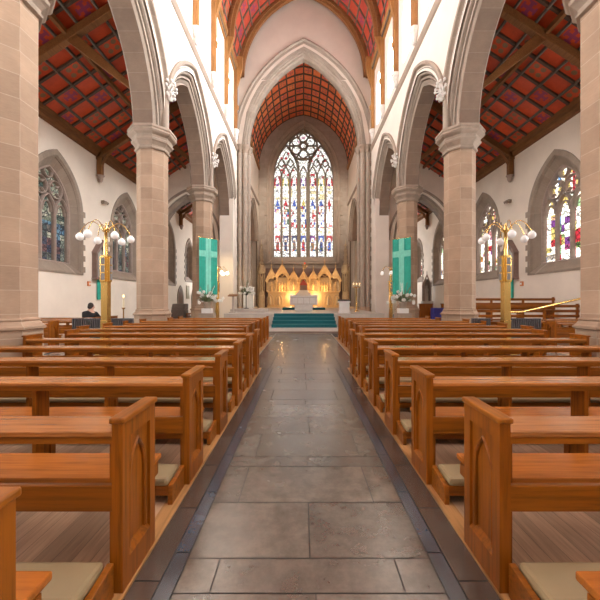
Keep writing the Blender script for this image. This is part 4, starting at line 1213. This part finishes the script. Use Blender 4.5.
# left chapel furniture
t = thing('organ_console', 'dark grey covered console beside the left bannered column', 'console', (-7.0, 18.9, 0))
b = MB(); b.box(-.40, .35, -.35, .35, 0, 1.0); b.prism([(-.35, 1.0), (.35, 1.0), (.35, 1.32), (-.15, 1.32)], lambda a, b_, tt: (tt, a, b_), -.40, .35); b.build('case', simple('grey brown cover', (.11,.085,.07), .7), t, bevel=.04)
b = MB(); b.box(-.34, .29, -.9, -.5, 0, .5); b.build('bench', WZ, t, bevel=.01)
t = thing('side_table', 'small wooden candle table right of the grey console', 'table', (-6.35, 18.9, 0))
b = MB(); b.box(-.24, .24, -.2, .2, .72, .78); b.build('table_top', WX, t, bevel=.005)
for x in (-.2, .2):
    for y in (-.16, .16):
        b = MB(); b.box(x - .025, x + .025, y - .025, y + .025, 0, .72); b.build('leg', WZ, t)
tag(MB().lathe([(.05, 0), (.05, .32)], 10).build('pillar_candle', WAX, None, (-6.35, 18.9, .78)), 'thick ivory candle on the small side table', 'candle')
# paschal candle left of the middle column
t = thing('candlestick', 'slender gilt candlestick with a lit candle, left of the middle left column', 'candlestick', (-7.05, 13.0, 0))
b = MB(); b.lathe([(.16, 0), (.16, .04), (.05, .08), (.03, .2), (.045, .5), (.025, .6), (.025, 1.15), (.07, 1.2), (.07, 1.22)], 12); b.build('stem', BRASS, t)
b = MB(); b.lathe([(.035, 1.22), (.035, 1.62)], 10); c_ = b.build('candle', WAX, t)
b = MB(); b.ball((0, 0, 1.67), (.025, .025, .05), 8, 6); b.build('flame', FLAME, c_)
tag(MB().prism([(-.36, 0), (.36, 0), (.36, .55), (.25, .78), (0, .88), (-.25, .78), (-.36, .55)], XYZ, -.06, .06).build('chair_back', simple('grey upholstery', (.32,.28,.25), .8), None, (-7.0, 14.3, .0), .03), 'rounded grey screen standing behind the gilt candlestick', 'screen')
# right chapel
t = thing('statue_shrine', 'slim pointed shrine with a statue on the right aisle wall', 'shrine', (10.9, 29.0, .0))
b = MB(); b.box(-.35, .45, -.4, .4, 0, 1.45); b.build('pedestal', PALE, t, bevel=.01)
b = MB(); b.bar([(-.27, 1.45)] + [(x, 2.75 + z) for x, z in arc_pts(.27, .62, 0, 7)] + [(.27, 1.45)], .10, XYZ, -.30, .2)
b.prism([(-.27, 1.45), (.27, 1.45), (.27, 2.75), (0, 3.37), (-.27, 2.75)], XYZ, .1, .18)
b.tube([(-.42, -.1, 2.7), (0, -.1, 3.75)], .05, 6); b.tube([(.42, -.1, 2.7), (0, -.1, 3.75)], .05, 6); b.tube([(0, -.1, 3.7), (0, -.1, 4.05)], .035, 6)
for x in (-.36, .36): b.lathe([(.05, 1.45), (.05, 3.0), (.02, 3.3)], 6, x, -.1)
b.build('niche', TRACERY, t)
b = MB(); b.lathe([(.18, 1.45), (.17, 1.8), (.13, 2.2), (.17, 2.5), (.06, 2.6), (.1, 2.72), (.01, 2.85)], 10); b.build('statue', PALE, t)
for nm, x, y, w_, h_, lb in (('wooden_screen', 7.7, 20.6, .42, 1.25, 'brown oak screen right of the right bannered column'), ('wooden_screen', 9.05, 20.6, .40, 1.25, 'brown oak screen beside the violet cloth, against the middle right column')):
    t = thing(nm, lb, 'screen', (x, y, 0)); b = MB(); b.box(-w_, w_, -.04, .04, 0, h_); b.build('panel', WZ, t, bevel=.008)
    b = MB(); b.box(-w_ - .03, w_ + .03, -.06, .06, h_, h_ + .06); b.build('cap_rail', WX, t, bevel=.008)
    b = MB(); b.box(-w_, w_, -.3, .3, 0, .05); b.build('foot', WX, t)
t = thing('draped_table', 'small table covered by a violet blue cloth between two oak screens', 'table', (8.2, 20.0, 0))
b = MB(); b.box(-.36, .36, -.22, .22, .2, 1.05); b.build('cloth', BLUE, t, bevel=.03)
for x in (-.3, .3):
    for y in (-.17, .17): b = MB(); b.box(x - .03, x + .03, y - .03, y + .03, 0, .22); b.build('leg', WZ, t)

# radiators behind the lamps
for sg, xs in ((-1, ((-6.86, -6.0), (-5.75, -5.05))), (1, ((5.05, 5.6), (6.05, 7.1)))):
    for k, (a, b_) in enumerate(xs):
        w_ = b_ - a
        t = thing('radiator', 'dark grey ribbed radiator %s the brass lamp, between the first two %s columns' % ('left of' if k == 0 else 'right of', SIDE[sg]), 'radiator', ((a + b_)/2, 9.85, 0), 0, 'radiators behind the brass lamps')
        m = MB(); nfin = int(w_/.062)
        for q in range(nfin): x = -w_/2 + (q + .5)*w_/nfin; m.box(x - .021, x + .021, -.06, .06, .14, .97)
        m.build('fins', RAD, t, bevel=.01)
        m = MB(); m.box(-w_/2, w_/2, -.03, .03, .18, .24); m.box(-w_/2, w_/2, -.03, .03, .88, .93)
        for x in (-w_/2 + .08, w_/2 - .08): m.box(x - .02, x + .02, -.05, .05, 0, .2)
        m.build('frame', RAD, t)

# raised benches along the right aisle
t = thing('bench_platform', 'low boarded platform carrying the raised benches in the right aisle', 'platform', (9.1, 13.2, 0.012))
b = MB(); b.box(-2.1, 2.3, 0, 1.3, 0, .28); b.build('lower_tier', WX, t); b = MB(); b.box(-2.1, 2.3, 1.3, 2.6, 0, .56); b.build('upper_tier', WX, t)
for k, (y, z, lb) in enumerate(((13.45, .292, 'lower oak bench with three back rails on the right aisle platform'), (14.75, .572, 'upper oak bench with three back rails on the right aisle platform'))):
    t = thing('tiered_bench', lb, 'bench', (9.1, y, z), 0, 'raised benches in the right aisle'); x0, x1 = -2.02, 2.2
    b = MB(); b.box(x0, x1, .1, .5, .40, .44); b.build('seat', WX, t, bevel=.005)
    for zz in (.52, .72, .92): b = MB(); b.box(x0, x1, 0, .035, zz, zz + .11); b.build('back_rail', WX, t, bevel=.004)
    for x in (x0 + .05, x0 + 1.4, x1 - 1.4, x1 - .05):
        b = MB(); b.box(x - .04, x + .04, .036, .10, 0, 1.08 if abs(x) > 1.9 else 1.02); b.box(x - .03, x + .03, .1, .48, 0, .40); b.build('frame', WZ, t)
t = thing('ramp_handrail', 'brass handrail sloping up beside the raised benches', 'handrail', (7.6, 12.55, .003))
b = MB(); b.tube([(-.05, 0, 1.05), (.75, 0, 1.06), (3.2, 0, 1.62)], .042, 8); b.build('rail', BRASS, t)
for x, h in ((.1, 1.05), (1.6, 1.25), (3.1, 1.59)):
    b = MB(); b.box(x - .03, x + .03, -.03, .03, 0, h); b.build('post', WZ, t)

# ------------------------------------------------------------------ wall fittings
for sg in (-1, 1):
    X = WA[sg]
    t = thing('station_plaque', 'brown pointed devotional plaque on the %s aisle wall between two windows' % SIDE[sg], 'plaque', (X, 18.1, 2.75), 0, 'devotional plaques on the aisle walls')
    sm = lambda a, b_, tt: (-sg*tt, a, b_)
    b = MB()
    for q in (-1, 1): b.prism([(q*.42, 0), (q*.55, 0), (q*.55, 1.35), (q*.42, 1.35)], sm, 0, .26)
    b.prism([(-.6, 1.30), (-.42, 1.30), (0, 1.82), (.42, 1.30), (.6, 1.30), (0, 2.08)], sm, 0, .30); b.prism([(-.6, -.1), (.6, -.1), (.55, 0), (-.55, 0)], sm, 0, .30)
    b.build('frame', PINKST, t)
    b = MB(); b.prism([(-.42, 0), (.42, 0), (.42, 1.3), (0, 1.8), (-.42, 1.3)], sm, 0, .06); b.build('panel', simple('pale relief', (.5,.5,.47), .6), t)
    b = MB()
    for q, h in ((-.16, .95), (.08, 1.1), (.24, .8)): b.lathe([(.10, .02), (.09, h*.6), (.11, h*.75), (.04, h*.82), (.07, h*.9), (.01, h)], 8, -sg*.08, q)
    b.build('relief_figures', simple('carved relief', (.34,.32,.30), .6), t)
    t = thing('wall_banner', 'narrow teal cloth strip hanging below the plaque on the %s aisle wall' % SIDE[sg], 'banner', (X - sg*.05, 18.1, 1.55), 0, 'narrow teal strips under the plaques')
    b = MB(); b.box(-sg*.02, 0, -.19, .19, 0, 1.08); b.build('cloth', TEAL, t); b = MB(); b.tube([(0, -.22, 1.09), (0, .22, 1.09)], .015, 6); b.build('hanging_rod', BRASS, t)
    t = thing('spotlight', 'small pale spotlight fixed high on the %s aisle wall' % SIDE[sg], 'spotlight', (X, 18.4 if sg < 0 else 18.2, 6.98), 0, 'wall spotlights')
    b = MB(); b.box(-sg*.0, -sg*.1, -.07, .07, -.08, .08); b.build('bracket', TRIM, t)
    b = MB(); b.tube([(-sg*.1, 0, .05), (-sg*.32, -.12, -.08)], [.07, .10], 10); b.build('lamp_head', TRIM, t)
    b = MB(); b.tube([(-sg*.1, 0, .05), (-sg*.28, .18, -.05)], [.06, .08], 10); b.build('lamp_head', TRIM, t)
    t = thing('call_point', 'small orange box on the %s aisle wall below the window corner' % SIDE[sg], 'alarm box', (X, 17.25, 2.38), 0, 'orange boxes on the aisle walls')
    b = MB(); b.box(0, -sg*.08, -.10, .10, -.12, .12); b.build('box', ORANGE, t, bevel=.01); b = MB(); b.box(-sg*.08, -sg*.09, -.05, .05, -.05, .05); b.build('button', CARVED, t)
# lancet doors and pictures in the left chapel
for c, w_, lb in ((30.2, .55, 1), (33.9, .50, 2)):
    mp = side_map(WA[-1], -1); o = outline(w_, .02, 1.7, .95, 8, c); oo = outline(w_ + .16, .0, 1.7, 1.18, 8, c)
    m = MB(); ring(m, oo, oo, 0, -.08, mp); ring(m, oo, o, -.08, -.04, mp); ring(m, o, o, -.04, .02, mp); m.cur = 0
    D = struct(m.build('door_%d' % lb, VOUS)); m = MB(); m.prism(o, mp, -.012, -.03); struct(m.build('leaf', wood('dark door oak', (.12,.055,.025), 'z'), D))
t = thing('framed_picture', 'small gold framed picture between the pointed doors of the left aisle', 'picture', (WA[-1], 32.1, 1.75))
b = MB(); b.box(.02, .07, -.40, .40, -.1, 1.2); b.build('frame', GOLDD, t); b = MB(); b.box(.07, .075, -.33, .33, -.03, 1.13); b.build('canvas', simple('faded painting', (.30,.25,.15), .6), t)

# ------------------------------------------------------------------ person
def skin(name, verts, edges, radii, mat, parent, root=0):
    me = bpy.data.meshes.new(name); me.from_pydata(verts, edges, []); ob = bpy.data.objects.new(name, me); COL.objects.link(ob); ob.parent = parent
    ob.modifiers.new('s', 'SKIN'); 
    for i, r in enumerate(radii):
        sv = me.skin_vertices[0].data[i]; sv.radius = (r, r) if not isinstance(r, tuple) else r
        sv.use_root = (i == root)
    ss = ob.modifiers.new('u', 'SUBSURF'); ss.levels = 2; ss.render_levels = 2
    me.materials.append(mat); ob.modifiers['s'].use_smooth_shade = True
    return ob
pp = thing('person', 'person in a black coat sitting in a pew of the left side aisle', 'person', (-8.5, 13.19, .452))
pp.scale = (1.06, 1.06, 1.10)
# origin on the seat; looks towards the altar and to the right with one hand at the chin
V = [(0,0,.09),(0,.01,.30),(0,.0,.48),(.02,.03,.60),(.03,.05,.72),(.03,.07,.80),
     (-.19,.0,.47),(-.25,.08,.24),(-.12,.28,.16),(.19,.02,.46),(.30,.16,.24),(.34,.30,.22),(.08,.13,.60) ,
     (-.10,.14,.09),(-.11,.44,.07),(-.11,.47,-.36),(-.11,.56,-.42),(.10,.14,.09),(.11,.44,.07),(.11,.47,-.36),(.11,.56,-.42)]
E = [(0,1),(1,2),(2,3),(3,4),(4,5),(2,6),(6,7),(7,8),(2,9),(9,10),(10,11),(0,13),(13,14),(14,15),(15,16),(0,17),(17,18),(18,19),(19,20),(4,12)]
Rr = [.15,.15,.14,.06,.09,.075,.075,.055,.038,.075,.055,.038,.02,.09,.07,.045,.04,.09,.07,.045,.04]
# drop the nose spur to a short one
V[12] = (.10,.15,.70)
skin('body', V, E, Rr, SKIN, pp)
cV = [(0,-.0,.07),(0,.01,.30),(0,.0,.50),(0,.01,.57),(-.20,.0,.48),(-.26,.08,.24),(-.14,.26,.165),(.20,.02,.47),(.31,.16,.25),(.33,.27,.22)]
skin('coat', cV, [(0,1),(1,2),(2,3),(2,4),(4,5),(5,6),(2,7),(7,8),(8,9)], [.185,.185,.17,.09,.10,.08,.055,.10,.08,.055], BLACK, pp)
h = MB(); h.ball((.02, .02, .775), (.098, .105, .105), 14, 10); h.ball((.01, -.01, .72), (.085, .08, .08), 12, 8); h.build('hair', HAIR, pp)
lg = skin('trousers', [(0,.02,.09),(-.10,.14,.09),(-.11,.44,.07),(-.11,.47,-.34),(.10,.14,.09),(.11,.44,.07),(.11,.47,-.34)], [(0,1),(1,2),(2,3),(0,4),(4,5),(5,6)], [.14,.10,.08,.06,.10,.08,.06], BLACK, pp)

# ------------------------------------------------------------------ lights
def spot(x, y, z, tx, ty, tz, e, col, ang=70, r=.15):
    l = bpy.data.lights.new('reredos and fill spot', 'SPOT'); l.energy = e; l.color = col; l.spot_size = radians(ang); l.spot_blend = .6; l.shadow_soft_size = r
    o_ = bpy.data.objects.new('reredos_and_fill_spot', l); COL.objects.link(o_); o_.location = (x, y, z)
    o_.rotation_euler = (Vector((tx, ty, tz)) - Vector((x, y, z))).to_track_quat('-Z', 'Y').to_euler()
for x in (-2.2, 0, 2.2): spot(XC + x, 31.6, 6.5, XC + x*.95, RY, 2.6, 330, (1, .62, .26), 60)
for x in (-1, 1): spot(XC + x*2.2, 30.5, 6.0, XC + x*4.2, RY + .3, 3.0, 300, (1, .76, .46), 50)  # extra spots without fittings, added to lift the end pinnacles
def point(x, y, z, e, col, r=.06):
    l = bpy.data.lights.new('niche lamp', 'POINT'); l.energy = e; l.color = col; l.shadow_soft_size = r
    o_ = bpy.data.objects.new('niche_light', l); COL.objects.link(o_); o_.location = (x, y, z)
for x in (-2.2, -1.02, 1.0, 2.16): point(XC + x, RY - .22, PZ + 1.95, 24, (1, .60, .23))
for x in (-1.25, 1.25): point(XC + x, RY - .5, PZ + 1.15, 60, (1, .66, .30))
spot(XC - 3.0, 27.2, 9.0, XC, 21.4, 1.2, 160, (1, .86, .66), 40)
spot(-4.5, 20.2, 5.2, -5.6, 23.5, 2.0, 260, (1, .74, .38), 80)  # added spot standing in for the brass lamp's glow on the wall end
for x in (-3.4, 3.4): spot(XC + x, 26.8, 12.6, XC + x*.3, CE, 11.0, 1700, (1, .90, .78), 75, .3)  # high fill spots added to brighten the east wall, no fittings there

w = bpy.data.worlds.new('daylight'); SC.world = w; w.use_nodes = True
bg = w.node_tree.nodes['Background']; bg.inputs[0].default_value = (.75, .82, .95, 1); bg.inputs[1].default_value = .6

# ------------------------------------------------------------------ camera and colour
cam = bpy.data.cameras.new('camera'); cam.sensor_width = 36; cam.lens = 330/600*36
cam.shift_x = -2.5/600; cam.shift_y = .5/600; cam.clip_end = 200; cam.clip_start = .05
co = bpy.data.objects.new('camera', cam); COL.objects.link(co); co.location = (0, 0, 1.5); co.rotation_euler = (pi/2, 0, 0)
SC.camera = co
SC.view_settings.view_transform = 'Standard'; SC.view_settings.look = 'None'; SC.view_settings.gamma = 1; SC.view_settings.exposure = .12
SC.cycles.max_bounces = 10; SC.cycles.diffuse_bounces = 6; SC.cycles.glossy_bounces = 4
SC.cycles.use_denoising = True
SC.cycles.sample_clamp_indirect = 3
for m_ in (CELLG, GLOBE, GLOBE_DIM, FLAME, REDG): m_.cycles.emission_sampling = 'NONE'
